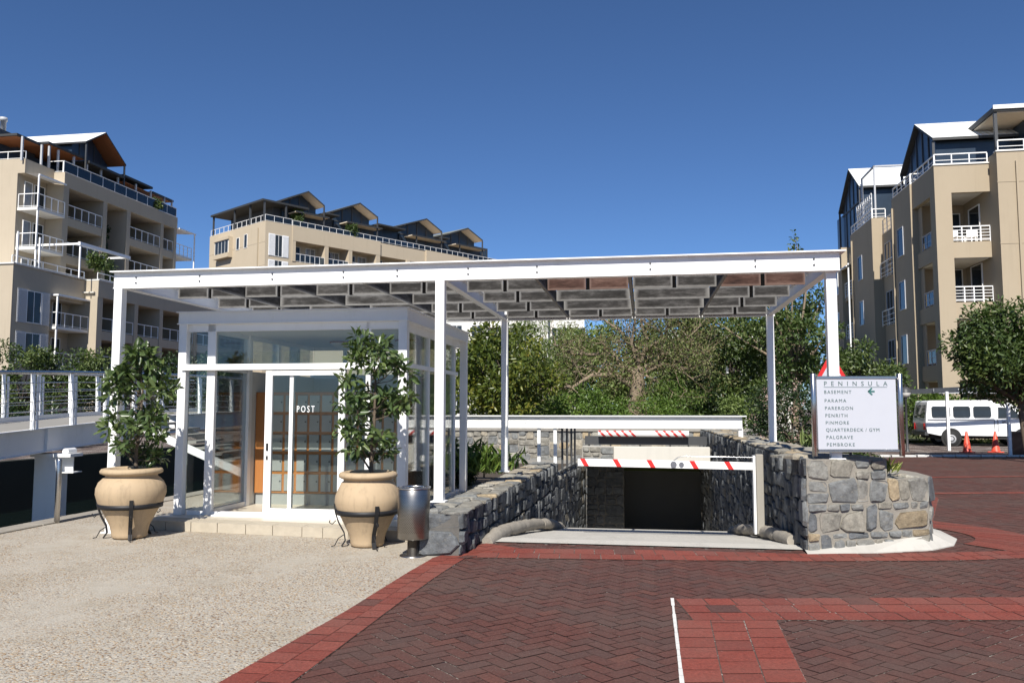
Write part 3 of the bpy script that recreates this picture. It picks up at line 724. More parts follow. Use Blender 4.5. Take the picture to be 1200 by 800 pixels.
mb = MB(); mb.box(-4.42, 4.68, 4.68, 4.71, ZB, 3.25); mb.box(-4.42, 4.68, 4.62, 4.76, 3.25, 3.262); mb.box(-4.42, 4.68, 4.64, 4.74, ZB - .012, ZB); part('back_beam', mb, 'white_paint', pg)
for u in (-4.34, 0, 4.6):
    mb = MB(); mb.box(u - .008, u + .008, .06, 4.63, ZB + .012, 3.34); mb.box(u - .05, u + .05, .06, 4.63, ZB, ZB + .012); mb.box(u - .05, u + .05, .06, 4.63, 3.34, 3.352); part('side_beam', mb, 'white_paint', pg)
def board(mb, u0, u1, v, z0, z1, th, t):
    o = len(mb.f); mb.box(u0, u1, v, v + th, z0, z1, t)
    for fi in range(o, len(mb.f)):
        vs = [mb.v[i] for i in mb.f[fi]]; mb.uv[fi] = [((x - u0) / (u1 - u0), (z - z0) / (z1 - z0)) for x, y, z in vs]
rnd = random.Random(4)
for bay0, bay1 in ((-4.34, 0), (0, 4.6)):
    q = (bay1 - bay0) / 4
    for i in (1, 2, 3):
        mb = MB(); o = len(mb.f); u = bay0 + q * i; mb.box(u - .02, u + .02, .06, 4.64, ZB + .02, 3.36, .3)
        for fi in range(6): mb.uv[fi] = [((y - .06) / 4.6, (z - 3.19) / .17) for x, y, z in [mb.v[k] for k in mb.f[fi]]]
        part('joist', mb, 'weathered_timber', pg)
    for r, v in enumerate((.18, 1.25, 2.40, 3.55, 4.55)):
        for k in range(4):
            a, b = bay0 + q * k + (.06 if k == 0 else .03), bay0 + q * (k + 1) - (.06 if k == 3 else .03)
            one = r in (2, 3) and k in (1, 2)
            segs = [(a, b)] if one else [(a, (a + b) / 2 - .026), ((a + b) / 2 + .026, b)]
            for s0, s1 in segs:
                if bay0 < 0 and r in (1, 3) and rnd.random() < .0: continue
                t = rnd.uniform(0, .7)
                if bay0 == 0 and r == 1 and k in (1, 3): t = .95
                if len(segs) == 2 and s0 == segs[0][0]: mb = MB(); board(mb, s1 + .001, s1 + .051, v + .03, ZB + .025, 3.365, .02, .1); part('spacer', mb, 'hole_black', pg)
                mb = MB(); board(mb, s0, s1, v, ZB + .025, 3.365, .035, t); part('louvre_board', mb, 'weathered_timber', pg, 'reddish louvre board' if t > .9 else None)

# ================================================================== KIOSK
kk = thing('post_room', 'white framed glass post room with a sliding door under the left half of the pergola', 'kiosk', (-2.3, 2.7, 0), UV)
Z0 = .13
mb = MB()
pl = [(-4.2, .42), (-4.12, .30), (-.35, -.12), (-.02, -.05), (-.02, 4.75), (-4.2, 4.75)]
core_ = mb.prism(pl, 0, Z0 - .004)
x = -4.10; rnd = random.Random(5)
while x < -.4:
    L = rnd.uniform(.28, .42); x1 = min(x + L, -.36); f0 = .295 - (x + 4.12) * .1114; f1 = .295 - (x1 + 4.12) * .1114
    mb.prism([(x + .005, f0 - .012), (x1 - .005, f1 - .012), (x1 - .005, f1 + .2), (x + .005, f0 + .2)], .005, Z0 - .002, 0); x = x1
part('plinth', mb, 'plinth_stone', kk)
mb = MB(); mb.prism([(-4.1, .60), (-.5, .22), (-.08, .25), (-.08, 4.66), (-4.1, 4.66)], Z0 - .003, Z0); part('floor', mb, 'tile_floor', kk)
for (u, v) in ((-3.91, .85), (-.72, .85), (-3.91, 4.55), (-.72, 4.55)):
    mb = MB(); sq(mb, u, v, Z0, 2.78, .12); part('column', mb, 'white_paint', kk)
mb = MB()
mb.box(-3.975, -.655, .785, .815, 2.775, 2.925); mb.box(-3.975, -.655, 4.585, 4.615, 2.775, 2.925)
mb.box(-3.975, -3.945, .815, 4.585, 2.775, 2.925); mb.box(-.685, -.655, .815, 4.585, 2.775, 2.925)
mb.box(-4.0, -.63, .76, 4.64, 2.926, 2.94); mb.box(-3.99, -.64, .77, 4.63, 2.763, 2.775)
part('roof', mb, 'white_paint', kk)
mb = MB(); mb.box(-3.56, -.86, .95, 4.44, 2.70, 2.72); part('ceiling', mb, 'white_ceiling', kk)
mb = MB()
F = .88
for u, w in ((-3.50, .12), (-1.215, .065)): mb.box(u - w / 2, u + w / 2, F - .035, F + .035, Z0, 2.76, .5, 0, .004)
mb.box(-3.86, -.78, F - .035, F + .03, 2.66, 2.762); mb.box(-3.80, -.78, F - .03, F + .03, Z0, Z0 + .05)
part('window_frame', mb, 'white_paint', kk)
mb = MB(); mb.box(-3.90, -.80, F - .12, F - .02, 2.115, 2.20, .5, 0, .005); part('transom', mb, 'white_paint', kk)
def pane(mb, p, a0, a1, z0, z1, ax='v', t=.006):
    return mb.box(a0, a1, p - t, p + t, z0, z1) if ax == 'v' else mb.box(p - t, p + t, a0, a1, z0, z1)
for (a0, a1, z0, z1) in ((-3.84, -3.565, Z0 + .06, 2.11), (-3.84, -3.565, 2.21, 2.66), (-3.435, -1.25, 2.205, 2.655), (-1.18, -.79, 2.205, 2.655), (-1.18, -.79, Z0 + .055, 2.11), (-1.50, -1.25, Z0 + .055, 2.11)):
    mb = MB(); pane(mb, F, a0, a1, z0, z1); part('window_pane', mb, 'clear_glass', kk)
# right hand glazed side
G = -.80
mb = MB()
for v in (1.02, 2.38, 3.25, 4.1): mb.box(G - .03, G + .03, v - .03, v + .03, Z0, 2.76, .5, 0, .004)
mb.box(G - .03, G + .03, .95, 4.44, 2.66, 2.762); mb.box(G - .035, G + .035, .95, 4.3, 2.16, 2.22); mb.box(G - .03, G + .03, .95, 4.44, Z0, Z0 + .05); part('window_frame', mb, 'white_paint', kk)
for v0, v1 in ((1.06, 2.34), (2.42, 3.21), (3.29, 4.06)):
    for z0, z1 in ((Z0 + .06, 2.155), (2.225, 2.655)): mb = MB(); pane(mb, G, v0, v1, z0, z1, 'u'); part('window_pane', mb, 'clear_glass', kk)
# left side: glass, then a solid white wall
mb = MB()
for v, w in ((1.95, .10),): mb.box(-3.56, -3.46, v - w / 2, v + w / 2, Z0, 2.70, .5, 0, .004)
mb.box(-3.54, -3.48, .95, 1.9, Z0, Z0 + .07); mb.box(-3.54, -3.48, .95, 1.9, 2.12, 2.19); mb.box(-3.54, -3.48, .95, 4.4, 2.64, 2.70); part('window_frame', mb, 'white_paint', kk)
mb = MB(); pane(mb, -3.51, .95, 1.9, Z0 + .07, 2.12, 'u'); part('window_pane', mb, 'clear_glass', kk)
mb = MB(); pane(mb, -3.51, .95, 4.4, 2.19, 2.64, 'u'); part('window_pane', mb, 'clear_glass', kk)
mb = MB(); mb.box(-3.55, -3.48, 2.0, 4.44, Z0, 2.15); mb.box(-3.55, -.86, 4.40, 4.46, Z0, 2.12); part('wall', mb, 'white_plaster', kk)
mb = MB(); pane(mb, 4.43, -3.5, -.86, 2.19, 2.64); part('window_pane', mb, 'clear_glass', kk)
mb = MB(); mb.box(-3.55, -.86, 4.40, 4.46, 2.12, 2.19); mb.box(-3.55, -.86, 4.40, 4.46, 2.64, 2.70)
for u in (-2.9, -2.2, -1.5): mb.box(u - .03, u + .03, 4.40, 4.46, 2.19, 2.64)
part('window_frame', mb, 'white_paint', kk)
# sliding door with the lettering
D = .80
dr = MB()
for u, w in ((-2.60, .10), (-1.555, .09)): dr.box(u - w / 2, u + w / 2, D - .03, D + .03, Z0 + .02, 2.10, .5, 0, .006)
dr.box(-2.55, -1.60, D - .03, D + .03, 2.04, 2.10); dr.box(-2.55, -1.60, D - .03, D + .03, Z0 + .02, Z0 + .12)
do = part('door', dr, 'white_paint', kk)
mb = MB(); mb.box(-2.31, -2.255, D + .0, D + .05, Z0 + .12, 2.04); part('stile', mb, 'white_paint', do)
for a0, a1 in ((-2.55, -2.31), (-2.255, -1.60)): mb = MB(); pane(mb, D, a0, a1, Z0 + .12, 2.04); part('pane', mb, 'clear_glass', do)
mb = MB(); mb.box(-2.615, -2.585, D - .045, D - .03, 1.02, 1.12, .5, 0, .004); mb.box(-2.612, -2.588, D - .042, D - .03, .90, .95); part('handle', mb, 'black_iron', do)
mb = MB(); add_text(mb, 'POST', -2.20, D - .012, 1.54, .125, 1.45, .0015, sx=.68); part('lettering', mb, 'letter_white', do)
mb = MB(); mb.box(-3.4, -1.5, D - .05, D + .06, Z0, Z0 + .018); part('door_track', mb, 'white_paint', kk)

# mail boxes inside
cb = thing('mailbox_cabinet', 'orange wooden cabinet of grey mail boxes standing inside the post room', 'mailboxes', (-2.5, 2.35, Z0), UV)
mb = MB(); mb.box(-3.22, -1.0, 2.17, 2.55, .30, 1.84, .5, 0, .006); mb.box(-3.47, -3.22, 2.15, 2.55, .30, 1.84, .5, 0, .006); part('carcass', mb, 'varnished_wood', cb)
mb = MB(); mb.box(-3.46, -1.0, 2.19, 2.55, Z0, .30); part('base', mb, 'box_door', cb)
for i in range(11):
    for j in range(5):
        u0 = -3.185 + i * .197; z0 = .335 + j * .30
        mb = MB(); mb.box(u0, u0 + .158, 2.154, 2.18, z0, z0 + .255, .5, 0, .004); d = part('mailbox_door', mb, 'box_door', cb)
        mb = MB(); mb.tube([(u0 + .135, 2.154, z0 + .15), (u0 + .135, 2.146, z0 + .15)], .012, 8); part('lock', mb, 'dark_paint', d)
for (u, v, lab) in ((-2.55, 3.3, 'round ceiling lamp inside the post room, left of the other one, over the mail boxes'), (-1.35, 3.1, 'round ceiling lamp inside the post room at the right, beside the glazed side')):
    l = thing('ceiling_lamp', lab, 'ceiling lamp', (u, v, 2.70), UV, 'lamps on the post room ceiling')
    mb = MB(); mb.lathe([(0, 2.70), (.19, 2.70), (.19, 2.675), (.165, 2.675)], (u, v), 24); part('rim', mb, 'varnished_wood', l)
    mb = MB(); mb.lathe([(.165, 2.68), (.15, 2.645), (.09, 2.615), (0, 2.605)], (u, v), 24); part('lens', mb, 'lens_white', l)

# ================================================================== URNS, STANDS, POTTED TREES, BIN, BOLLARD
PROF = [(.0, .012), (.185, .012), (.205, .03), (.205, .06), (.228, .16), (.30, .31), (.372, .44), (.405, .545), (.40, .62), (.37, .69), (.325, .735), (.30, .752), (.295, .775), (.325, .782), (.358, .80), (.362, .825), (.345, .85), (.30, .86), (.27, .845), (.265, .80), (.25, .775), (0, .77)]
def urn(x, y, s, lab, glab):
    u = thing('urn', lab, 'urn', (x, y, 0), WF, 'terracotta urns in front of the post room')
    mb = MB(); mb.lathe([(r * s, z * s if z < .7 else z) for r, z in PROF], (x, y), 56, .5, 0, .006)
    mb.lathe([(.272, .78), (.15, .795), (0, .80)], (x, y), 24, .5, 1); part('body', mb, ['terracotta', 'soil'], u)
    st = thing('urn_stand', glab, 'plant stand', (x, y, 0), WF, 'black iron stands round the urns')
    mb = MB(); R = .352 if s > .97 else .335; z = .405; R = np.interp(z / s, [p[1] for p in PROF[4:9]], [p[0] for p in PROF[4:9]]) * s + .006
    mb.lathe([(R - .004, z - .028), (R + .012, z - .028), (R + .018, z + .028), (R + .002, z + .028), (R - .004, z - .028)], (x, y), 40); part('hoop', mb, 'black_iron', st)
    for a in (-1.12, 3.35, 1.1):
        c, q = cos(a), sin(a); mb = MB()
        pts = [(R + .03, z + .09), (R + .02, z), (R - .02, z - .12), (R - .085, z - .24), (R - .10, z - .33), (R - .06, .012)]
        pts = [(x + c * r, y + q * r, h) for r, h in pts]
        for p0, p1 in zip(pts, pts[1:]): mb.bar(p0, p1, .045, .014, .5, 0, (c, q, 0))
        cur = [(R + .01 - .03 * 0, z - .10), (R + .05, z - .14), (R + .085, z - .12), (R + .075, z - .095)]
        mb.tube([(x + c * r, y + q * r, h) for r, h in cur], .006, 6)
        mb.tube([(x + c * r, y + q * r, h) for r, h in [(R - .08, .14), (R - .02, .10), (R + .02, .02), (R + .06, .012)]], .006, 6)
        part('leg', mb, 'black_iron', st)
    return u
urn(-4.72, 10.22, 1.0, 'cream terracotta urn at the left, beside the left corner post of the pergola', 'black iron stand holding the left urn beside the corner post')
urn(-1.68, 9.62, .94, 'cream terracotta urn beside the steel litter bin', 'black iron stand holding the urn beside the steel litter bin')
def potted(x, y, H, w, seed, lab, dens=1.0, cx=0, z0=1.05):
    rng = np.random.default_rng(seed); t = thing('potted_tree', lab, 'potted tree', (x, y, .79), WF, 'small leafy trees growing in the urns')
    cl = []
    for i in range(int(50 * dens)):
        h = rng.random(); ww = w * (.42 + .58 * sin(pi * min(1, .12 + .85 * h)) ** .8) * (1.0 if h < .75 else 1.2 - .75 * h)
        a = rng.random() * 2 * pi; r = ww * (.25 + .75 * rng.random() ** .5)
        cl.append((x + cx * h + cos(a) * r, y + sin(a) * r * .85, z0 + h * (H - z0), .105 * rng.uniform(.7, 1.35)))
    mb = MB()
    st = Vector((x + .02, y, .75)); tip = Vector((x + cx * .9, y, H - .1)); mid = Vector((x + .04 + cx * .3, y + .01, 1.4))
    mb.tube([st, st.lerp(mid, .5) + Vector((-.02, 0, 0)), mid, mid.lerp(tip, .5) + Vector((.03, 0, 0)), tip], [.026, .022, .019, .013, .005], 8)
    mb.tube([st + Vector((0, 0, .1)), st + Vector((-.10, .02, .24)), st + Vector((-.24, .03, .40))], [.014, .011, .006], 7)
    for c in cl:
        h0 = max(.95, c[2] - rng.uniform(.1, .3)); f = (h0 - .75) / (H - .85); b = st.lerp(tip, f) + Vector((.02, 0, 0)) * (1 - f)
        mb.tube([b, b.lerp(Vector(c[:3]), .5) + Vector((0, 0, -.03)), Vector(c[:3])], [.007, .005, .0025], 5)
    part('trunk', mb, 'bark', t, org=(x, y, .79))
    P, ax, nr, tt = crown_pts(rng, cl, int(1350 * dens), .5, .55, .05)
    leaves('foliage', 'ficus_leaf', P, ax, nr, rng.uniform(.075, .14, len(P)), tt, t, (x, y, .79))
potted(-4.68, 10.2, 2.32, .43, 21, 'bushy small tree growing in the left urn, reaching over the corner post', 1.05, .02, .98)
potted(-1.66, 9.62, 2.50, .44, 22, 'upright leafy tree growing in the urn beside the litter bin', 1.0, 0)

bx_, by_ = -1.07, 9.0
b = thing('litter_bin', 'cylindrical perforated steel litter bin on a short pedestal beside the urn', 'litter bin', (bx_, by_, 0), WF)
mb = MB(); mb.lathe([(.0, .19), (.165, .19), (.175, .20), (.175, .715), (.168, .725), (.155, .725), (.155, .25), (0, .25)], (bx_, by_), 48); dm = part('drum', mb, 'brushed_steel', b)
mb = MB()
for j in range(30):
    for i in range(50):
        a = 2 * pi * (i + .5 * (j % 2)) / 50; zc = .265 + j * .0137
        if (i * 7 + j * 3) % 1: continue
        c, q = cos(a), sin(a); rr = .1758; h = .0036
        mb.add([(bx_ + c * rr - q * h * k1, by_ + q * rr + c * h * k1, zc + h * k2) for k1, k2 in ((-1, 0), (0, -1), (1, 0), (0, 1))], [(0, 1, 2, 3)])
part('perforation', mb, 'hole_black', dm)
mb = MB(); mb.lathe([(.0, .20), (.066, .20), (.066, .012), (.15, .012), (.15, 0.0)], (bx_, by_), 32); part('pedestal', mb, 'brushed_steel', b)
mb = MB(); mb.lathe([(.17, .722), (.182, .726), (.182, .74), (.15, .742), (.15, .726)], (bx_, by_), 40); part('rim', mb, 'steel', b)
mb = MB(); mb.lathe([(0, 0), (.036, 0), (.036, .87), (.03, .885), (0, .89)], (-6.33, 11.5), 20)
solo('bollard', mb, 'steel', 'slim steel bollard on the quay edge in front of the footbridge', 'bollard', (-6.33, 11.5, 0), WF)

# ================================================================== DIRECTORY SIGN
sg = thing('directory_sign', 'white directory sign headed PENINSULA between two steel tubes on the stone block', 'sign', (3.88, 9.2, 1.05), WF)
SX0, SX1, SY, SZ0, SZ1 = 3.43, 4.32, 9.2, 1.105, 1.955
for x, z0, z1 in ((SX0 - .035, 1.06, 1.985), (SX1 + .05, 1.06, 1.985)):
    mb = MB(); mb.lathe([(0, z0), (.03, z0), (.03, z1 - .006), (.024, z1), (0, z1)], (x, SY), 24); part('tube', mb, 'steel', sg)
mb = MB(); mb.box(SX0, SX1, SY - .012, SY + .012, SZ0 + .03, SZ1 - .03); pn = part('panel', mb, 'sign_white', sg)
for z0, z1 in ((SZ0, SZ0 + .033), (SZ1 - .033, SZ1)):
    mb = MB(); mb.box(SX0, SX1 + .015, SY - .02, SY + .02, z0, z1, .5, 0, .004); part('rail', mb, 'steel', sg)
def fit_text(s_, x, z, cap, width):
    base, _ = text(s_, cap / .70, .002, 1.0); n = len(s_) - 1
    w = max(p[0] for p in base); sp = 1.0
    for _k in range(12):
        vs, fs = text(s_, cap / .70, .002, sp); w = max(p[0] for p in vs) - min(p[0] for p in vs)
        if w < width: sp *= 1 + (width / w - 1) * .9
        else: break
    mb = MB(); mb.add([(x + a * width / w, SY - .0130 - c, z + b) for a, b, c in vs], fs); return mb
part('heading', fit_text('PENINSULA', SX0 + .079, SZ1 - .109, .050, .713), 'sign_grey_green', pn)
mb = MB(); mb.box(SX0 + .079, SX0 + .792, SY - .0145, SY - .012, SZ1 - .127, SZ1 - .1225); part('rule', mb, 'sign_grey_green', pn)
for s_, dz_, w_ in zip(['BASEMENT', 'PARAMA', 'PARERGON', 'PENRITH', 'PINMORE', 'QUARTERDECK / GYM', 'PALGRAVE', 'PEMBROKE'], [.197, .294, .378, .460, .541, .620, .702, .784], [.305, .242, .313, .247, .260, .598, .295, .312]):
    part('lettering', fit_text(s_, SX0 + .079 + .012 * (dz_ - .19) / .6, SZ1 - dz_, .037, w_), 'sign_grey_green', pn)
mb = MB(); ax_, az_ = SX0 + .575, SZ1 - .172
mb.box(ax_ + .0, ax_ + .075, SY - .016, SY - .012, az_ - .009, az_ + .009)
for sgn in (1, -1): mb.extr([(-.004, 0), (.038, .042 * sgn), (.052, .034 * sgn), (.018, -.002 * sgn)], (ax_, SY - .0165 + .0005 * sgn, az_), (1, 0, 0), (0, 0, 1), (0, 1, 0), .004)
part('arrow', mb, 'sign_green', pn)
mb = MB(); mb.box(3.62, 3.70, 9.213, 9.25, 1.25, 1.80); part('bracket', mb, 'steel', sg)

# ================================================================== BOOM GATE, BARRIER BEAM, RAILINGS
bg_ = thing('boom_gate', 'white boom barrier with red stripes lowered across the ramp, hinged at its right wall', 'barrier', (4.03, 2.27, 0), UV)
mb = MB(); mb.box(3.955, 3.985, 2.2, 2.34, -.15, .93); part('hinge_post', mb, 'white_paint', bg_)
mb = MB(); mb.box(3.99, 4.09, 2.18, 2.36, -.15, .95, .5, 0, .008); part('cabinet', mb, 'cabinet_beige', bg_)
mb = MB(); u0, u1 = 1.50, 3.95
zc = lambda u: .815 - .03 * (u - u0) / (u1 - u0)
def armbox(mb, a, b, d, mi, sl=0):
    for y0, y1 in ((2.205 - d, 2.235 + d),):
        za, zb = zc(a), zc(b); h = .052 + d * .3
        vs = [(a + sl, y0, za - h), (b + sl, y0, zb - h), (b, y0, zb + h), (a, y0, za + h), (a + sl, y1, za - h), (b + sl, y1, zb - h), (b, y1, zb + h), (a, y1, za + h)]
        mb.add(vs, [(0, 1, 2, 3), (5, 4, 7, 6), (0, 4, 5, 1), (3, 2, 6, 7), (0, 3, 7, 4), (1, 5, 6, 2)], .5, mi)
armbox(mb, u0, u1, 0, 0); arm = part('arm', mb, 'white_paint', bg_)
for u in (u0 + .03, u0 + .50, u0 + .98, u0 + 1.58, u0 + 2.06): mb = MB(); armbox(mb, u, u + .07, .003, 0, .06); part('stripe', mb, 'signal_red', arm)
mb = MB(); uc = u0 + 1.36
mb.tube([(uc, 2.19, zc(uc) + .0), (uc, 2.21, zc(uc) + .0)], .045, 20); mb.tube([(uc + .11, 2.19, zc(uc)), (uc + .11, 2.21, zc(uc))], .035, 20)
mb.tube([(uc, 2.22, zc(uc) + .05), (uc + .07, 2.22, zc(uc) + .10), (uc + .15, 2.22, zc(uc) + .115), (u1 + .05, 2.22, zc(u1) + .12)], .007, 6); part('stay', mb, 'steel', arm)

br = thing('barrier_beam', 'white steel beam on posts across the far half of the sunken ramp', 'guard rail', (2, 7.3, 0), UV)
mb = MB(); mb.box(-3.0, 4.40, 7.28, 7.31, 1.19, 1.42); mb.box(-3.0, 4.48, 7.20, 7.36, 1.42, 1.44); mb.box(-3.0, 4.40, 7.25, 7.36, 1.178, 1.19)
for u in (-1.0, 0, 1.3, 2.6, 3.9): mb.tube([(u, 7.28, 1.29), (u, 7.272, 1.29)], .012, 8, .5, 1)
part('beam', mb, ['white_paint', 'grey_paint'], br)
for u, z0, w in ((4.37, 1.0, .09), (.62, .15, .07), (.28, .2, .07), (-2.9, 0, .09)): mb = MB(); sq(mb, u, 7.33, z0, 1.178, w); part('post', mb, 'white_paint', br)
rl = thing('side_railing', 'thin dark railing on top of the lowest ramp wall, behind the white beam', 'railing', (.75, 9, .15), UV)
for v in (8.0, 8.8, 9.6, 10.3): mb = MB(); sq(mb, .70 + (v - 8) * .035, v, .15, 1.16, .045); part('post', mb, 'dark_paint', rl)
mb = MB(); mb.bar((.68, 7.6, 1.16), (.80, 10.4, 1.16), .05, .03); mb.bar((.68, 7.6, .24), (.80, 10.4, .24), .03, .03); part('rail', mb, 'dark_paint', rl)
rr = thing('rear_shade_rail', 'guard rail of thin posts above the garage lintel, its dark beam standing in for shade', 'guard rail', (2.5, 11.4, .42), UV)
mb = MB(); mb.box(.95, 4.0, 11.38, 11.44, .66, .88); part('beam', mb, 'dark_paint', rr)  # dark beam added in place of a shaded band above the lintel
for u in (1.05, 1.6, 2.35, 3.1, 3.55): mb = MB(); sq(mb, u, 11.47, .42, .98, .04); part('post', mb, 'dark_paint', rr)
hb = thing('height_bar', 'white tube with red diagonal stripes hanging above the garage lintel', 'height bar', (2.5, 11.2, .95), UV)
mb = MB(); mb.tube([(1.30, 11.2, .95), (3.55, 11.2, .95)], .075, 20); tb = part('tube', mb, 'white_paint', hb)
for u in (1.36, 1.55, 1.74, 1.93, 2.12, 2.78, 2.97, 3.16, 3.35):
    n = 20; vs = []; mb = MB()
    for i in range(n):
        a = 2 * pi * i / n; sh = -.07 * sin(a)
        for e in (0, .075): vs.append((u + e + sh * 1.0, 11.2 + .0765 * cos(a), .95 + .0765 * sin(a)))
    mb.add(vs, [(2 * i, 2 * i + 1, 2 * ((i + 1) % n) + 1, 2 * ((i + 1) % n)) for i in range(n)], .5, 0, True); part('stripe', mb, 'signal_red', tb)
for u in (1.5, 3.4): mb = MB(); mb.tube([(u, 11.2, .95), (u, 11.38, .80)], .015, 8); part('bracket', mb, 'dark_paint', hb)

# ================================================================== FOOTBRIDGE
bd = thing('footbridge', 'white steel footbridge with wire railings over the dark canal', 'footbridge', (-9.3, 16, 0), WF)
def dz(y): return 1.16 + .045 * (y - 14.0) - .0016 * (y - 14) ** 2
ys = [8, 10, 12, 14, 16, 18, 20, 22, 24, 26, 28]
XN, XF = -8.72, -10.9
for x in (XN, XF):
    mb = MB()
    for a, b in zip(ys, ys[1:]):
        for (w, zt, zb) in ((.02, 0, -.42), (.14, .012, 0), (.14, -.42, -.435)):
            z0a, z1a, z0b, z1b = dz(a) + zb, dz(a) + zt, dz(b) + zb, dz(b) + zt
            mb.add([(x - w / 2, a, z0a), (x + w / 2, a, z0a), (x + w / 2, a, z1a), (x - w / 2, a, z1a), (x - w / 2, b, z0b), (x + w / 2, b, z0b), (x + w / 2, b, z1b), (x - w / 2, b, z1b)], [(0, 1, 2, 3), (5, 4, 7, 6), (1, 5, 6, 2), (0, 3, 7, 4), (3, 2, 6, 7), (0, 4, 5, 1)])
    for y in np.arange(9, 28, 2.1): mb.box(x, x + .06, y - .008, y + .008, dz(y) - .415, dz(y) - .004)
    part('girder', mb, 'white_paint', bd)
mb = MB()
for a, b in zip(ys, ys[1:]): mb.add([(XF + .06, a, dz(a) + .0), (XN - .07, a, dz(a) + .0), (XN - .07, b, dz(b)), (XF + .06, b, dz(b)), (XF + .06, a, dz(a) - .1), (XN - .07, a, dz(a) - .1), (XN - .07, b, dz(b) - .1), (XF + .06, b, dz(b) - .1)], [(0, 1, 2, 3), (7, 6, 5, 4), (0, 4, 5, 1), (2, 6, 7, 3)])
for a, b in zip(ys, ys[1:]): mb.bar((XF + .1, a, dz(a) + .05), (XF + .1, b, dz(b) + .05), .04, .1, .5, 1)
part('deck', mb, ['dark_concrete', 'white_paint'], bd)
for x, off in ((XN, .02), (XF, .02)):
    for y in np.arange(8.3, 28, 1.32):
        mb = MB(); z = dz(y); mb.bar((x, y, z), (x - .03, y, z + 1.02), .07, .035); mb.bar((x - .01, y + .16, z), (x - .03, y + .16, z + .98), .025, .05); part('railing_post', mb, 'white_paint', bd)
    mb = MB(); mb.tube([(x - .03, y, dz(y) + 1.05) for y in ys], .032, 10); part('handrail', mb, 'steel', bd)
    mb = MB()
    for k in range(1, 6): mb.tube([(x - .01, y, dz(y) + .17 * k) for y in ys], .008, 6)
    part('cable', mb, 'steel', bd)
mb = MB(); mb.box(-8.95, -8.50, 15.4, 15.75, -2, .72, .5, 0, .01); part('column', mb, 'white_paint', bd)
mb = MB(); mb.box(-9.0, -8.25, 15.35, 15.8, .68, .74); mb.box(-8.5, -8.3, 15.55, 15.58, .40, .68); mb.box(-8.5, -8.22, 15.42, 15.73, .38, .40); mb.tube([(-8.4, 15.45, .78), (-8.4, 15.75, .78)], .06, 12); part('bearing', mb, 'white_paint', bd)
# stair down from the bridge, seen through the post room's glass
st = thing('quay_stairs', 'dark steps with white stringers going down from the footbridge behind the post room', 'stairs', (-7.0, 19.5, 0), WF)
for i in range(9):
    mb = MB(); x = -8.4 + i * .30; z = 1.25 - i * .135; mb.box(x, x + .34, 18.6, 20.4, z - .05, z, .5, 0); part('step', mb, 'dark_concrete', st)
for y in (18.55, 20.4): mb = MB(); mb.bar((-8.6, y, 1.25), (-5.7, y, -.03), .04, .17); part('stringer', mb, 'white_paint', st)

# ================================================================== BUILDINGS
def window(root, ax, p, a0, a1, z0, z1, fm='white_paint', gm='window_glass', mull=1, trans=0, d=.0, fw=.05):
    mb = MB()
    mb.face(ax, p, a0, a0 + fw, z0, z1, d, d + .06); mb.face(ax, p, a1 - fw, a1, z0, z1, d, d + .06)
    mb.face(ax, p, a0 + fw, a1 - fw, z1 - fw, z1, d, d + .06); mb.face(ax, p, a0 + fw, a1 - fw, z0, z0 + fw, d, d + .06)
    for i in range(mull):
        a = a0 + (a1 - a0) * (i + 1) / (mull + 1); mb.face(ax, p, a - fw * .4, a + fw * .4, z0 + fw, z1 - fw, d, d + .05)
    if trans: mb.face(ax, p, a0 + fw, a1 - fw, z1 - trans - .03, z1 - trans + .03, d, d + .045)
    w = part('window', mb, fm, root)
    mb = MB(); mb.face(ax, p, a0 + fw, a1 - fw, z0 + fw, z1 - fw, d, d + .025); part('pane', mb, gm, w)
    return w
def shutter(root, ax, p, a0, a1, z0, z1, mat='white_paint'):
    mb = MB(); mb.face(ax, p, a0, a1, z0, z1, .03, .06)
    n = max(4, int((z1 - z0) / .12))
    for i in range(n): z = z0 + .06 + (z1 - z0 - .12) * i / n; mb.face(ax, p, a0 + .06, a1 - .06, z, z + (z1 - z0) / n * .5, .06, .085)
    return part('shutter', mb, mat, root)
def rail(root, ax, p, a0, a1, z, h=1.0, n=4, bars=0, mat='white_paint', glass=None, dd=0):
    mb = MB(); k = max(1, int(round((a1 - a0) / (4.6 / n))))
    for i in range(k + 1):
        a = a0 + (a1 - a0) * i / k; mb.face(ax, p, a - .025, a + .025, z, z + h, dd - .05, dd)
    mb.face(ax, p, a0, a1, z + h, z + h + .05, dd - .06, dd + .01)
    for i in range(bars): zz = z + h * (i + 1) / (bars + 1); mb.face(ax, p, a0, a1, zz - .014, zz + .014, dd - .035, dd - .015)
    mb.face(ax, p, a0, a1, z + .08, z + .11, dd - .04, dd - .01)
    r = part('railing', mb, mat, root)
    if glass: mb = MB(); mb.face(ax, p, a0, a1, z + .12, z + h - .02, dd - .03, dd - .02); part('glass_panel', mb, glass, r)
    return r
def P(name, root, mat, *boxes, label=None):
    mb = MB()
    for b in boxes: mb.box(*b)
    return part(name, mb, mat, root, label)
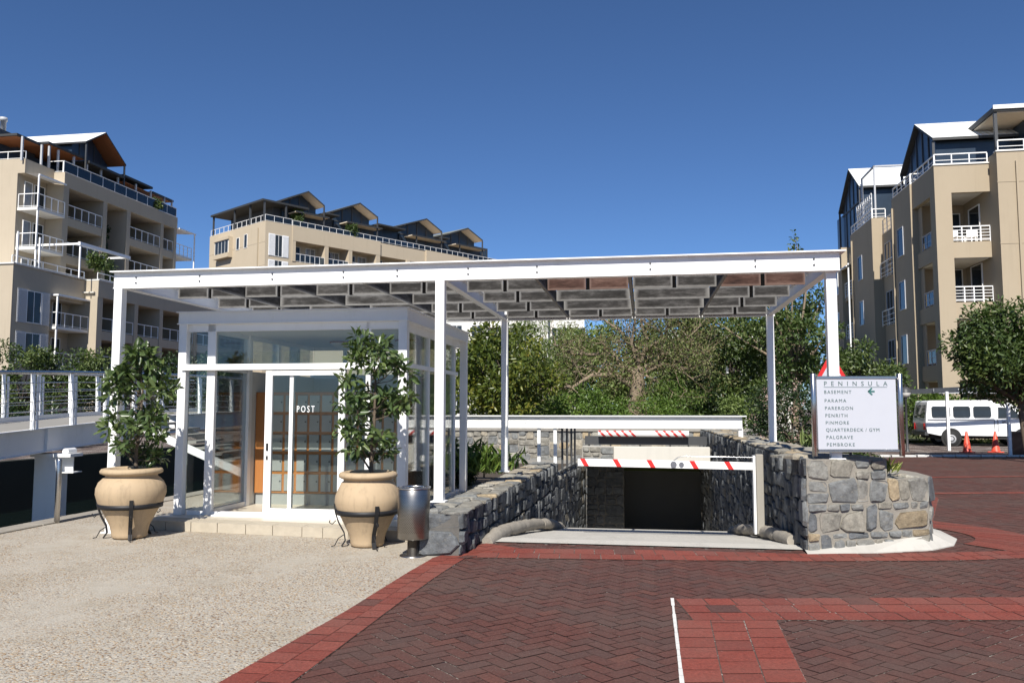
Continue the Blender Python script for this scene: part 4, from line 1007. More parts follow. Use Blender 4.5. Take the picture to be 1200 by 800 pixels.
def gable(root, ax0, ax1, v0, vm, v1, ze0, zp, ze1, roofmat, endmat, soffit, over=.6, side='u', th=.14, wallz=None, endoff=.9):
    """ridge along x from ax0 (the visible gable end) to ax1; eaves at y = v0, v1"""
    mb = MB()
    a = [(ax0, v0, ze0), (ax0, vm, zp), (ax0, v1, ze1)]; b = [(ax1, v0, ze0), (ax1, vm, zp), (ax1, v1, ze1)]
    A = [Vector(p) for p in a]; Bv = [Vector(p) for p in b]; up = Vector((0, 0, th))
    for i in (0, 1):
        q = [A[i], A[i + 1], Bv[i + 1], Bv[i]]; t = [p + up for p in q]
        mb.add([*q, *t], [(4, 5, 6, 7), (3, 2, 1, 0)], .5, 0); mb.f[-1], mb.f[-1]; mb.mi[-1] = 1
        mb.add([*q, *t], [(0, 1, 5, 4), (2, 3, 7, 6), (1, 2, 6, 5), (3, 0, 4, 7)], .5, 2)
    part('roof', mb, [roofmat, soffit, 'roof_dark'], root)
    s = 1 if ax1 > ax0 else -1; e = ax0 + s * endoff; wz = wallz if wallz is not None else min(ze0, ze1) - 2
    mb = MB(); k = .12 * s
    pts = [(v0 + .4, wz), (v0 + .4, ze0 + .02), (vm, zp - .12), (v1 - .4, ze1 + .02), (v1 - .4, wz)]
    n = 5; mb.add([(e, y, z) for y, z in pts] + [(ax1 - s * .1, y, z) for y, z in pts], [(0, 1, 2, 3, 4), (9, 8, 7, 6, 5)] + [(i, (i + 1) % n, n + (i + 1) % n, n + i) for i in range(n)])
    w = part('glazed_gable', mb, endmat, root)
    mb = MB()
    for f in (.2, .4, .6, .8):
        y = v0 + .4 + (v1 - v0 - .8) * f
        zt = ze0 + (zp - ze0) * (y - v0) / (vm - v0) if y < vm else ze1 + (zp - ze1) * (v1 - y) / (v1 - vm)
        mb.box(min(e, e - .05 * s), max(e, e - .05 * s), y - .04, y + .04, wz, zt - .15)
    mb.box(min(e, e - .06 * s), max(e, e - .06 * s), v0 + .4, v1 - .4, min(ze0, ze1) - .35, min(ze0, ze1) - .25)
    part('mullion', mb, 'dark_paint', w)
    mb = MB(); mb.box(min(ax0, ax0 + .12 * s), max(ax0, ax0 + .12 * s), v0 + .1, v0 + .22, wz, ze0); part('roof_post', mb, 'dark_paint', root); mb = MB(); mb.box(min(ax0, ax0 + .12 * s), max(ax0, ax0 + .12 * s), v1 - .22, v1 - .1, wz, ze1); part('roof_post', mb, 'dark_paint', root)

# ---- left apartment block
lb = thing('apartment_block', 'tall cream apartment block at the far left, its long balcony side in shade', 'building', (-42.4, 44, 0), UV)
CP = 'cream_plaster'
P('wall', lb, CP, (-62, -46.2, 43.8, 62.5, 0, 20.3), (-62, -43.9, 43.78, 46.8, 0, 20.3))
P('wall', lb, CP, (-62, -43.0, 47.42, 74, 0, 10.5), (-62, -40.6, 40.0, 43.7, 0, 11.55), (-62, -41.9, 43.7, 47.42, 0, 10.5))
P('terrace', lb, 'concrete', (-62, -39.7, 47.2, 74, 10.5, 10.6), (-62, -40.7, 43.7, 47.2, 10.5, 10.6))
for v, w in ((47.15, .62), (51.9, .5), (55.1, .5), (60.2, .45), (62.4, .4)): P('pier', lb, CP, (-46.2, -42.4, v - w / 2, v + w / 2, 10.6, 18.95))
P('parapet', lb, CP, (-46.2, -42.36, 46.84, 62.62, 18.95, 20.1)); P('parapet', lb, CP, (-43.9, -43.3, 43.78, 46.84, 19.2, 20.3))
for z in (13.5, 16.5):
    P('floor_slab', lb, CP, (-46.2, -42.46, 47.46, 51.65, z - .55, z + .12)); P('floor_slab', lb, CP, (-46.2, -42.46, 55.35, 59.97, z - .55, z + .12)); P('floor_slab', lb, CP, (-46.2, -42.46, 60.42, 62.2, z - .55, z + .12))
    P('floor_slab', lb, 'white_plaster', (-43.9, -42.2, 43.9, 46.84, z - .12, z + .1)); P('floor_slab', lb, 'white_plaster', (-46.2, -42.5, 62.6, 65.6, z - .12, z + .1))
    rail(lb, '+x', -42.2, 43.95, 46.8, z + .1, 1, 6); rail(lb, '-y', 43.92, -43.85, -42.25, z + .1, 1, 4)
    rail(lb, '+x', -42.5, 62.7, 65.5, z + .1, 1, 6, 2); rail(lb, '+x', -42.47, 47.46, 51.65, z + .12, 1, 5); rail(lb, '+x', -42.47, 55.35, 59.97, z + .12, 1, 5)
rail(lb, '+x', -42.5, 60.4, 62.2, 16.6, 1, 5)
for z in (10.7, 13.6, 16.6):
    for a0, a1, gm in ((47.6, 49.7, 'window_glass'), (49.8, 51.6, 'curtain_glass'), (52.3, 54.8, 'window_glass'), (55.4, 57.4, 'curtain_glass'), (57.5, 59.9, 'window_glass')): window(lb, '+x', -46.2, a0, a1, z, z + 2.3, 'grey_paint', gm)
    window(lb, '+x', -43.9, 44.5, 45.3, z, z + 2.2, mull=0, gm='curtain_glass'); window(lb, '+x', -43.9, 45.5, 46.6, z, z + 2.2, mull=0)
for a in (43.95, 62.7 + 2.8):
    P('balcony_frame', lb, 'white_paint', (-42.3, -42.2, a, a + .1, 10.6, 19.1))
for a0, a1 in ((43.9, 46.8), (62.6, 65.6)):
    mb = MB(); mb.add([(-43.9 if a0 < 50 else -46.2, a0, 19.3), (-42.15, a0, 19.05), (-42.15, a1, 19.05), (-43.9 if a0 < 50 else -46.2, a1, 19.3)], [(0, 1, 2, 3)]); mb.box(-42.2, -42.1, a0, a1, 18.98, 19.1); part('awning', mb, 'white_paint', lb)
# lower, projecting storeys
for v, w in ((47.75, .66), (52.4, .5), (56.0, .5), (61.6, .5), (66, .5), (71, .5)): P('pier', lb, CP, (-43.0, -39.5, v - w / 2, v + w / 2, 0, 10.2))
P('parapet', lb, CP, (-43.0, -39.46, 47.42, 73, 10.2, 11.5)); P('parapet', lb, CP, (-41.9, -40.65, 43.7, 47.42, 9.6, 11.5))
P('string_course', lb, 'white_plaster', (-43.0, -39.40, 47.40, 73.1, 11.5, 11.6), (-62, -40.5, 39.9, 47.4, 11.55, 11.65))
for z in (4.5, 7.5):
    for a0, a1 in ((48.1, 52.1), (52.7, 55.7), (56.3, 61.3), (61.9, 65.7), (66.3, 70.7)):
        P('floor_slab', lb, CP, (-43.0, -39.55, a0, a1, z - .6, z + .1)); rail(lb, '+x', -39.57, a0, a1, z + .1, 1, 4)
        window(lb, '+x', -43.0, a0 + .1, (a0 + a1) / 2, z + .1, z + 2.3, 'grey_paint'); window(lb, '+x', -43.0, (a0 + a1) / 2 + .05, a1 - .1, z + .1, z + 2.3, 'grey_paint', 'curtain_glass')
    P('floor_slab', lb, 'white_plaster', (-41.9, -40.2, 43.9, 47.42, z - .12, z + .1)); rail(lb, '+x', -40.2, 43.95, 47.4, z + .1, 1, 6); rail(lb, '-y', 43.92, -41.85, -40.25, z + .1, 1, 3)
    window(lb, '+x', -41.9, 44.3, 45.2, z + .1, z + 2.4, mull=0, gm='blue_cladding'); window(lb, '+x', -41.9, 45.5, 46.5, z + .1, z + 2.4, mull=0)
    window(lb, '+x', -40.6, 41.35, 42.75, z + .1, z + 2.4); shutter(lb, '+x', -40.6, 40.45, 41.35, z + .05, z + 2.45, 'grey_paint'); shutter(lb, '+x', -40.6, 42.75, 43.6, z + .05, z + 2.45, 'grey_paint')
P('balcony_frame', lb, 'white_paint', (-40.3, -40.2, 43.95, 44.05, 0, 9.95)); P('awning', lb, 'white_paint', (-41.9, -40.1, 43.9, 47.4, 9.85, 9.97))
rail(lb, '+x', -39.6, 47.5, 73, 11.6, .5, 3); rail(lb, '+x', -40.7, 40.0, 47.4, 11.65, .5, 3)
for q_ in ((-40.1, -40.0, 45.9, 46.0, 11.5, 14.0), (-40.15, -39.95, 45.8, 52.0, 14.0, 14.25), (-44.7, -40.1, 45.9, 46.0, 14.05, 14.2), (-44.7, -40.1, 51.8, 51.9, 14.05, 14.2), (-40.7, -40.6, 42.4, 42.5, 11.65, 13.9), (-40.7, -40.6, 40.3, 40.4, 11.65, 13.9)): P('terrace_frame', lb, 'white_paint', q_)
# penthouse storey
P('penthouse', lb, 'blue_cladding', (-60, -46.3, 44.5, 62, 20.3, 21.9))
P('flat_roof', lb, 'roof_dark', (-62, -43.7, 43.3, 45.8, 21.95, 22.12)); P('soffit', lb, 'orange_soffit', (-61.9, -43.8, 43.4, 45.7, 21.91, 21.95)); P('flat_roof', lb, 'roof_dark', (-60, -43.4, 46.2, 50.5, 22.25, 22.42)); P('soffit', lb, 'orange_soffit', (-59.9, -43.5, 46.3, 50.4, 22.21, 22.25))
P('flat_roof', lb, 'roof_dark', (-60, -43.4, 55.6, 60, 22.3, 22.5)); P('flat_roof', lb, 'roof_dark', (-60, -43.4, 60.05, 63.5, 21.9, 22.1))
P('soffit', lb, 'orange_soffit', (-59.9, -43.5, 55.7, 63.4, 21.86, 21.9)); P('flat_roof', lb, 'roof_dark', (-60, -43.1, 50.6, 55.3, 22.0, 22.2))
for v in (43.6, 45.6, 46.4, 47.4, 49.2, 50.8, 52.6, 54.9, 57.5, 59.8, 62, 63.3): P('roof_post', lb, 'grey_paint', (-43.55, -43.4, v - .06, v + .06, 20.1, 21.95 if v < 46 else 22.1))
gable(lb, -43.2, -60, 50.2, 52.7, 55.6, 23.6, 25.2, 23.2, 'white_paint', 'blue_cladding', 'orange_soffit', wallz=20.3, endoff=1.6)
P('clerestory', lb, 'dark_paint', (-58, -46.4, 44.2, 48.4, 21.9, 23.1)); mb = MB(); mb.lathe([(.22, 23), (.22, 25.4), (.3, 25.4), (.3, 25.7), (0, 25.7)], (-50, 49.0), 12); part('flue', mb, 'grey_paint', lb)
rail(lb, '+x', -42.5, 46.9, 62.6, 20.1, .9, 3, 0, 'white_paint', 'blue_glass'); rail(lb, '-y', 46.9, -43.8, -42.6, 20.1, .9, 4); rail(lb, '-y', 43.9, -60, -43.4, 20.3, .6, 3)

# ---- middle apartment block, seen over the pergola
mbk = thing('apartment_block', 'sunlit sand coloured apartment block with four gabled penthouse roofs, rising behind the pergola', 'building', (0, 0, 0), MF)
SP = 'sand_plaster'
P('wall', mbk, SP, (0, 3.9, 0, 14.6, 0, 25.3), (3.9, 44, 1.9, 14.6, 0, 24.4), (3.9, 44, 0, 1.9, 18.5, 20.6))
for x, w in ((4.15, .5), (9.2, .6), (13.1, .6), (17.9, .7), (23.5, .6), (28.5, .7), (33, .6), (38.5, .7), (43.7, .6)): P('pier', mbk, SP, (x - w / 2, x + w / 2, -.08, 1.9, 20.6, 23.3))
P('parapet', mbk, SP, (3.9, 18.3, -.1, 1.9, 23.3, 25.3), (18.3, 44, .15, 1.9, 23.3, 25.2)); P('parapet', mbk, SP, (27, 36, -.12, .14, 23.0, 25.35))
for i, (a, b) in enumerate(((4.4, 8.9), (9.5, 12.8), (13.4, 17.5), (18.3, 23.2), (23.8, 28.1))):
    rail(mbk, '-y', 0, a, b, 20.6, 1.05, 6, 0, 'white_paint', 'blue_glass', .0); window(mbk, '-y', 1.9, a + .4, a + 1.9, 20.65, 23.0); window(mbk, '-y', 1.9, b - 1.7, b - .3, 20.65, 23.0, gm='curtain_glass')
window(mbk, '-y', 0, 1.35, 2.45, 20.9, 23.7); shutter(mbk, '-y', 0, .45, 1.35, 20.9, 23.75); shutter(mbk, '-y', 0, 2.45, 3.35, 20.9, 23.75)
window(mbk, '-y', 0, 1.35, 2.45, 17.8, 20.4); shutter(mbk, '-y', 0, .45, 1.35, 17.8, 20.4); shutter(mbk, '-y', 0, 2.45, 3.35, 17.8, 20.4)
P('bay_window', mbk, SP, (-.7, 0, 8.2, 12.2, 24.0, 24.4), (-.7, 0, 8.2, 12.2, 21.6, 22.2)); 
window(mbk, '-x', -.5, 8.4, 12.0, 22.2, 24.0, mull=3); P('bay_cheek', mbk, SP, (-.5, 0, 8.2, 8.4, 22.2, 24.0)); P('bay_cheek', mbk, SP, (-.5, 0, 12.0, 12.2, 22.2, 24.0))
window(mbk, '-x', 0, 6.4, 7.2, 22.4, 24.0, mull=0); window(mbk, '-x', 0, 4.4, 5.2, 22.4, 24.2, mull=0)
P('downpipe', mbk, 'tan_plaster', (-.12, 0, 1.6, 1.75, 12, 24.6))
rail(mbk, '-y', .1, 0, 3.9, 25.3, .8, 4, 0, 'white_paint', 'blue_glass'); rail(mbk, '-x', .1, .2, 14.5, 25.3, .8, 4); rail(mbk, '-y', .1, 4, 44, 25.3, .7, 4, 0, 'white_paint', 'blue_glass')
P('penthouse', mbk, 'dark_paint', (2.5, 43, 2.6, 13.5, 25.3, 28.2))
for x0, x1 in ((4.4, 6.2), (12.4, 14), (19, 24), (25, 28), (33, 34.6), (41, 42.8)): window(mbk, '-y', 2.6, x0, x1, 25.4, 28, 'dark_paint', 'blue_cladding', 2)
# flat roof canopy at the left end
P('flat_roof', mbk, 'roof_dark', (-.3, 6.5, .3, 14, 27.9, 28.15)); 
for x, y in ((.1, .5), (.1, 4), (.1, 8), (.1, 13.8), (3.2, .5)): P('roof_post', mbk, 'dark_paint', (x - .1, x + .1, y - .1, y + .1, 25.3, 27.9))
def mgable(x0, xm, x1, ze0, zp, ze1):
    """gable facing -y, ridge along y"""
    mb = MB(); th = .22; ya, yb = .55, 13
    for (xa, za), (xb, zb) in (((x0, ze0), (xm, zp)), ((xm, zp), (x1, ze1))):
        q = [(xa, ya, za), (xb, ya, zb), (xb, yb, zb), (xa, yb, za)]; t = [(x, y, z + th) for x, y, z in q]
        mb.add(q + t, [(4, 5, 6, 7)], .5, 0); mb.add(q, [(3, 2, 1, 0)], .5, 1); mb.add(q + t, [(0, 1, 5, 4), (2, 3, 7, 6), (3, 0, 4, 7), (1, 2, 6, 5)], .5, 2)
    part('roof', mb, ['roof_green_grey', 'timber_soffit', 'roof_dark'], mbk)
    mb = MB(); pts = [(x0 + .3, 25.3), (x0 + .3, ze0 - .05), (xm, zp - .1), (x1 - .3, ze1 - .05), (x1 - .3, 25.3)]
    mb.extr(pts, (0, 2.3, 0), (1, 0, 0), (0, 0, 1), (0, 1, 0), .28); w = part('glazed_gable', mb, 'blue_cladding', mbk)
    mb = MB()
    for f in (.25, .5, .75):
        x = x0 + (x1 - x0) * f; zt = ze0 + (zp - ze0) * (x - x0) / (xm - x0) if x < xm else ze1 + (zp - ze1) * (x1 - x) / (x1 - xm); mb.box(x - .07, x + .07, 2.22, 2.3, 25.3, zt - .15)
    mb.box(x0 + .3, x1 - .3, 2.22, 2.3, 27.6, 27.8); part('mullion', mb, 'dark_paint', w)
    P('flat_roof', mbk, 'timber_soffit', (x0 + 1.2, x1 + .6, .35, 2.2, 27.3, 27.42)); P('roof_edge', mbk, 'roof_dark', (x0 + 1.15, x1 + .65, .30, .35, 27.25, 27.47))
    for x in (x0 + 2.2, x1 - .1): P('roof_post', mbk, 'dark_paint', (x - .08, x + .08, .5, .66, 25.3, ze1 if x > xm else 27.3))
mgable(3.4, 6.6, 9.2, 28.8, 30.3, 28.8); mgable(11.6, 15.1, 18.3, 28.8, 30.3, 28.8); mgable(23.4, 27.6, 30.8, 28.7, 30.2, 28.7); mgable(32.4, 36.4, 39.8, 28.7, 30.2, 28.7)
P('roof_edge', mbk, 'roof_dark', (9.2, 11.6, .5, 3, 27.9, 28.1), (18.3, 23.4, .5, 3, 27.9, 28.1), (30.8, 32.4, .5, 3, 27.9, 28.1))
mb = MB(); mb.lathe([(0, 0), (.75, .22), (.80, .30), (.0, .12)], (0, 0), 16); mb.v = [(4.2 + x, 6 + z * .4 - .6 * 0, 28.9 + y * .75) for x, y, z in mb.v]; part('satellite_dish', mb, 'white_paint', mbk)

# ---- right apartment block
rb = thing('apartment_block', 'tan apartment block with corner balconies on the right, behind the parked pickup', 'building', (17, 33, 0), UV)
TP = 'tan_plaster'
P('wall', rb, TP, (19.4, 40, 32.0, 36.3, 0, 13.9)); P('wall', rb, TP, (16.75, 40, 36.31, 39.6, 0, 13.6)); P('wall', rb, TP, (17.35, 40, 39.61, 43.8, 0, 12.4))
P('wall', rb, TP, (16.75, 40, 43.81, 49.2, 0, 13.5)); P('wall', rb, TP, (17.9, 40, 49.21, 51.9, 0, 12.6)); P('wall', rb, TP, (16.75, 40, 51.91, 57, 0, 13.2))
P('pier', rb, TP, (16.85, 17.62, 32.9, 33.6, 0, 12.2)); P('parapet', rb, TP, (16.85, 19.39, 32.9, 33.15, 12.2, 13.6), (16.85, 17.1, 33.15, 36.3, 12.2, 13.6)); P('ceiling', rb, 'soffit_white', (17.1, 19.39, 33.15, 36.3, 12.35, 12.5))
for i, z in enumerate((.5, 3.5, 6.5, 9.5)):
    P('balcony_slab', rb, TP, (17.0, 19.39, 33.0, 36.3, z - .55, z + .25)); P('ceiling', rb, 'soffit_white', (17.1, 19.3, 33.1, 36.2, z - .58, z - .552))
    rail(rb, '-y', 33.05, 17.65, 19.38, z + .25, .75, 10, 4); rail(rb, '-x', 17.05, 33.62, 35.6, z + .25, .75, 8, 1, 'grey_paint', 'blue_glass')
    window(rb, '-y', 36.3, 18.0, 19.2, z + .3, z + 2.4, mull=1); window(rb, '-x', 19.4, 34.2, 35.6, z + .3, z + 2.4, mull=0)
P('wall', rb, TP, (17.1, 17.15, 35.7, 36.3, 0, 12.2))
for z in (1.2, 4.2, 7.2, 10.2):
    window(rb, '-x', 16.75, 37.6, 38.6, z - .2, z + 1.4, 'grey_paint', mull=0); window(rb, '-x', 16.75, 46.2, 47.2, z - .2, z + 1.4, 'grey_paint', mull=0)
    window(rb, '-x', 17.35, 40.3, 41.3, z - .6, z + 1.5, 'grey_paint', mull=1); window(rb, '-x', 17.35, 41.9, 43.2, z - .6, z + 1.5, 'grey_paint', mull=1); rail(rb, '-x', 17.3, 39.7, 43.7, z - .6, .9, 4, 2, dd=.15)
    P('balcony_slab', rb, TP, (16.9, 17.9, 49.3, 51.8, z - 1.0, z - .75)); rail(rb, '-x', 16.9, 49.3, 51.8, z - .75, 1, 8, 4); window(rb, '-x', 17.9, 49.6, 51.4, z - .7, z + 1.4)
    window(rb, '-x', 16.75, 53, 54.2, z - .3, z + 1.4)
P('balcony_frame', rb, 'white_paint', (16.55, 16.65, 49.3, 49.4, 0, 11.6)); mb = MB(); mb.add([(17.9, 49.1, 12.0), (16.4, 49.1, 11.4), (16.4, 51.9, 11.4), (17.9, 51.9, 12.0)], [(0, 1, 2, 3)]); mb.box(16.38, 16.45, 49.1, 51.9, 11.33, 11.42); part('awning', mb, 'white_paint', rb)
rail(rb, '-y', 32.95, 16.9, 19.35, 13.6, .55, 6, 1); rail(rb, '-x', 16.9, 33.0, 36.3, 13.6, .55, 5, 1); rail(rb, '-x', 16.8, 36.35, 39.5, 13.6, .55, 6, 1); rail(rb, '-y', 36.35, 16.8, 17.4, 13.6, .55, 6, 1); rail(rb, '-y', 32.05, 19.5, 30, 13.9, .55, 4, 1); rail(rb, '-x', 16.8, 43.85, 49.1, 13.5, .55, 5, 1); rail(rb, '-y', 43.85, 16.8, 17.6, 13.5, .55, 6, 1)
rail(rb, '-x', 17.4, 39.65, 43.8, 12.4, .9, 5, 2)
# trellis screens and penthouses
mb = MB()
for i in range(9): mb.face('-x', 16.85, 43.9 + i * .45, 43.96 + i * .45, 13.5, 15.1, 0, .03)
for i in range(6): mb.face('-x', 16.85, 43.9, 47.56, 13.5 + i * .31, 13.56 + i * .31, .031, .06)
part('trellis', mb, 'white_paint', rb)
P('penthouse', rb, 'blue_cladding', (21.4, 39, 33.6, 45, 13.6, 15.9)); P('flat_roof', rb, 'roof_dark', (19.5, 40, 32.3, 44.5, 16.0, 16.25)); P('soffit', rb, 'timber_soffit', (19.6, 39.9, 32.4, 44.4, 15.95, 16.0)); P('roof_edge', rb, 'white_paint', (19.45, 40, 32.22, 32.3, 16.1, 16.3))
for u, v in ((19.6, 32.45), (23.5, 32.45), (19.6, 36), (19.6, 40), (19.6, 44)): P('roof_post', rb, 'dark_paint', (u - .07, u + .07, v - .07, v + .07, 13.6, 16.0))
window(rb, '-y', 33.6, 21.6, 24.5, 13.7, 15.8, 'dark_paint', 'curtain_glass', 2); window(rb, '-y', 33.6, 25, 29, 13.7, 15.8, 'dark_paint', 'curtain_glass', 2)
gable(rb, 17.3, 22.5, 34.2, 36.9, 39.7, 15.3, 16.95, 14.95, 'ribbed_metal', 'blue_cladding', 'dark_paint', wallz=13.0, endoff=.25)
gable(rb, 17.2, 22.5, 48.2, 51.0, 54.3, 16.6, 18.6, 16.2, 'ribbed_metal', 'blue_cladding', 'dark_paint', wallz=12.6, endoff=.25)
P('penthouse', rb, 'blue_cladding', (17.6, 30, 52, 56.5, 13.2, 16.2)); P('roof_frame', rb, 'grey_paint', (17.3, 17.4, 45.0, 45.1, 13.5, 17.2), (17.3, 17.4, 48.0, 48.1, 13.5, 17.2), (17.3, 17.4, 45.0, 48.1, 17.1, 17.2), (17.4, 22, 45.0, 45.1, 17.1, 17.2)); P('penthouse', rb, 'dark_paint', (20.5, 34, 43.9, 50, 13.5, 17.0))
window(rb, '-x', 17.55, 38.4, 39.5, 13.7, 14.6, mull=0)

# ---- pale buildings beyond the garden trees
wb = thing('white_building', 'white multi storey building glimpsed over the garden trees', 'building', (-1, 72, 0), WF)
P('wall', wb, 'white_plaster', (-6.0, 3.2, 72, 82, 0, 12.2)); P('wall', wb, 'white_plaster', (3.2, 6.6, 74, 82, 0, 10.6)); P('roof_edge', wb, 'concrete', (-6.2, 3.4, 71.8, 82, 12.2, 12.5))
for x in (-5.4, -3.6, -1.8, 3.6, 4.7, 5.7):
    for z in (1.5, 4.6, 7.4, 9.6):
        if x > 3 and z > 9: continue
        window(wb, '-y', 72 if x < 3 else 74, x, x + 1.0, z, z + 1.5)
P('balcony_slab', wb, 'white_plaster', (-2.2, 1.2, 70.9, 72, 8.6, 8.8)); rail(wb, '-y', 70.95, -2.2, 1.2, 8.8, .9, 5)
wb2 = thing('white_building', 'white balconied building seen through the gap in the trees right of the bare tree', 'building', (12.5, 52, 0), WF)
P('wall', wb2, 'white_plaster', (10, 18, 52, 60, 0, 6.4)); P('balcony_slab', wb2, 'white_plaster', (11, 16, 50.8, 52, 2.3, 2.5), (11, 16, 50.8, 52, 5.0, 5.2)); rail(wb2, '-y', 50.85, 11, 16, 2.5, .8, 5, 2)
for x in (11.4, 13, 14.6):
    for z in (2.55, 5.25 - 1.0): window(wb2, '-y', 52, x, x + 1.1, z, z + 1.3)

# ================================================================== CARPORT, PICKUP, CONES, STREET THINGS
cp = thing('carport', 'pale grey steel carport frame over the parked white pickup', 'carport', (14.2, 23, 0), UV)
for u, v in ((13.66, 23.1), (14.5, 20.0), (17.6, 20.0), (18.6, 28.9), (13.6, 29.6)): mb = MB(); sq(mb, u, v, 0, 2.2, .10); part('post', mb, 'white_paint', cp)
mb = MB(); mb.bar((13.55, 30.2, 2.28), (14.5, 19.8, 2.28), .07, .20); part('beam', mb, 'grey_paint', cp)
mb = MB(); mb.bar((14.4, 19.95, 2.28), (19.5, 20.6, 2.28), .07, .2); part('beam', mb, 'grey_paint', cp)
mb = MB(); mb.bar((18.7, 30.2, 2.28), (19.3, 20.3, 2.28), .07, .2); part('beam', mb, 'grey_paint', cp)
for i in range(5): mb = MB(); v = 21.2 + i * 2.1; mb.bar((14.4 - .085 * (v - 20), v, 2.3), (19, v + .3, 2.3), .07, .12); part('cross_beam', mb, 'grey_paint', cp)

vx, vy = 14.05, 26.9
vn = thing('pickup_truck', 'white pickup truck with a windowed canopy parked side on under the carport', 'pickup', (vx + 2.2, vy + .8, 0), UV)
side = [(.10, .55), (.04, .95), (.06, 1.15), (.16, 1.84), (.24, 1.90), (2.66, 1.92), (2.76, 1.86), (2.82, 1.76), (3.45, 1.74), (3.58, 1.67), (4.10, 1.18), (4.75, 1.04), (4.86, .90), (4.88, .50), (4.20, .42), (1.2, .45), (.55, .45)]
def inset(z): return .0 if z < 1.1 else .08 * (z - 1.1) / .75
n = len(side); W_ = 1.66
mb = MB(); vs = [(vx + a, vy + inset(z), z) for a, z in side] + [(vx + a, vy + W_ - inset(z), z) for a, z in side]
mb.add(vs, [tuple(range(n)), tuple(range(2 * n - 1, n - 1, -1))] + [(i, n + i, n + (i + 1) % n, (i + 1) % n) for i in range(n)])
vb = part('body', mb, 'car_white', vn)
def sidepanel(name, poly, mat, parent, d=.012, back=False):
    mb = MB(); m = len(poly)
    for off, s in ((0, -1), (W_, 1)):
        y0 = [(vy + off + (-s) * inset(z) * (1) if False else (vy + inset(z) if s < 0 else vy + W_ - inset(z))) for a, z in poly]
        o = [(vx + a, y0[i] + s * d, z) for i, (a, z) in enumerate(poly)] + [(vx + a, y0[i] - s * .01, z) for i, (a, z) in enumerate(poly)]
        mb.add(o, [tuple(range(m)) if s < 0 else tuple(range(m - 1, -1, -1))] + [(i, (i + 1) % m, m + (i + 1) % m, m + i) for i in range(m)])
        return part(name, mb, mat, parent)
def rr_(a0, a1, z0, z1, r=.06): return [(a0 + r, z0), (a1 - r, z0), (a1, z0 + r), (a1, z1 - r), (a1 - r, z1), (a0 + r, z1), (a0, z1 - r), (a0, z0 + r)]
for a0, a1 in ((.30, 1.02), (1.14, 1.80), (1.92, 2.60)): sidepanel('window', rr_(a0, a1, 1.20, 1.66), 'window_glass', vn)
sidepanel('window', [(2.86, 1.18), (3.72, 1.18), (3.60, 1.38), (3.38, 1.60), (2.88, 1.62)], 'window_glass', vn, label if False else .012)
mb = MB(); y0 = .1
mb.add([(vx + 3.62, vy + .2, 1.64), (vx + 4.08, vy + .12, 1.20), (vx + 4.08, vy + W_ - .12, 1.20), (vx + 3.62, vy + W_ - .2, 1.64)], [(0, 1, 2, 3)]); mb.v = [(x + .02, y, z + .02) for x, y, z in mb.v]; part('windscreen', mb, 'window_glass', vn)
mb = MB(); mb.add([(vx + .064, vy + .16, 1.18), (vx + .142, vy + .2, 1.72), (vx + .142, vy + W_ - .2, 1.72), (vx + .064, vy + W_ - .16, 1.18)], [(3, 2, 1, 0)]); mb.v = [(x - .012, y, z) for x, y, z in mb.v]; part('rear_window', mb, 'window_glass', vn)
for a in (2.70, 2.83, 3.78): mb = MB(); mb.box(vx + a, vx + a + .015, vy - .008, vy + .01, .62, 1.12); part('panel_seam', mb, 'dark_paint', vn)
mb = MB(); mb.box(vx + .12, vx + 2.70, vy - .02, vy + .01, 1.10, 1.14); part('drop_side_rail', mb, 'grey_paint', vn)
mb = MB(); mb.box(vx + .0, vx + .14, vy + .02, vy + W_ - .02, .45, .60); part('rear_bumper', mb, 'dark_paint', vn)
mb = MB(); mb.box(vx + 4.8, vx + 4.95, vy + .0, vy + W_, .40, .60); part('front_bumper', mb, 'dark_paint', vn)
mb = MB(); mb.box(vx + 2.84, vx + 4.85, vy + .06, vy + W_ - .06, .30, .46); mb.box(vx + .3, vx + 2.8, vy + .2, vy + W_ - .2, .32, .5); part('chassis', mb, 'rubber', vn)
for y in (vy + .12, vy + W_ - .32): mb = MB(); mb.box(vx + 4.80, vx + 4.89, y, y + .2, .72, .9); part('headlight', mb, 'lens_white', vn); mb = MB(); mb.box(vx + .015, vx + .08, y + .04, y + .16, .68, .95); part('tail_light', mb, 'signal_red', vn)
mb = MB(); mb.box(vx + 3.62, vx + 3.72, vy - .16, vy - .02, 1.16, 1.36); part('mirror', mb, 'dark_paint', vn)
mb = MB(); mb.box(vx + 3.0, vx + 3.14, vy - .02, vy + .01, 1.0, 1.04); part('door_handle', mb, 'dark_paint', vn)
for a in (1.02, 3.80):
    for y in (vy - .035, vy + W_ - .165):
        mb = MB(); mb.lathe([(.18, -.10), (.28, -.10), (.315, -.06), (.315, .06), (.28, .10), (.18, .10)], (0, 0), 28); mb.v = [(vx + a + x, y + .1 + z, .315 + yy) for x, yy, z in mb.v]; w = part('wheel', mb, 'rubber', vn)
        mb = MB(); mb.lathe([(0, -.07), (.06, -.09), (.10, -.06), (.185, -.095), (.19, .06), (0, .06)], (0, 0), 20); mb.v = [(vx + a + x, y + .1 + z, .315 + yy) for x, yy, z in mb.v]; part('rim', mb, 'grey_paint', w)
    mb = MB(); mb.tube([(vx + a, vy - .006, .36), (vx + a, vy + .03, .36)], .40, 24); part('wheel_arch', mb, 'rubber', vn)

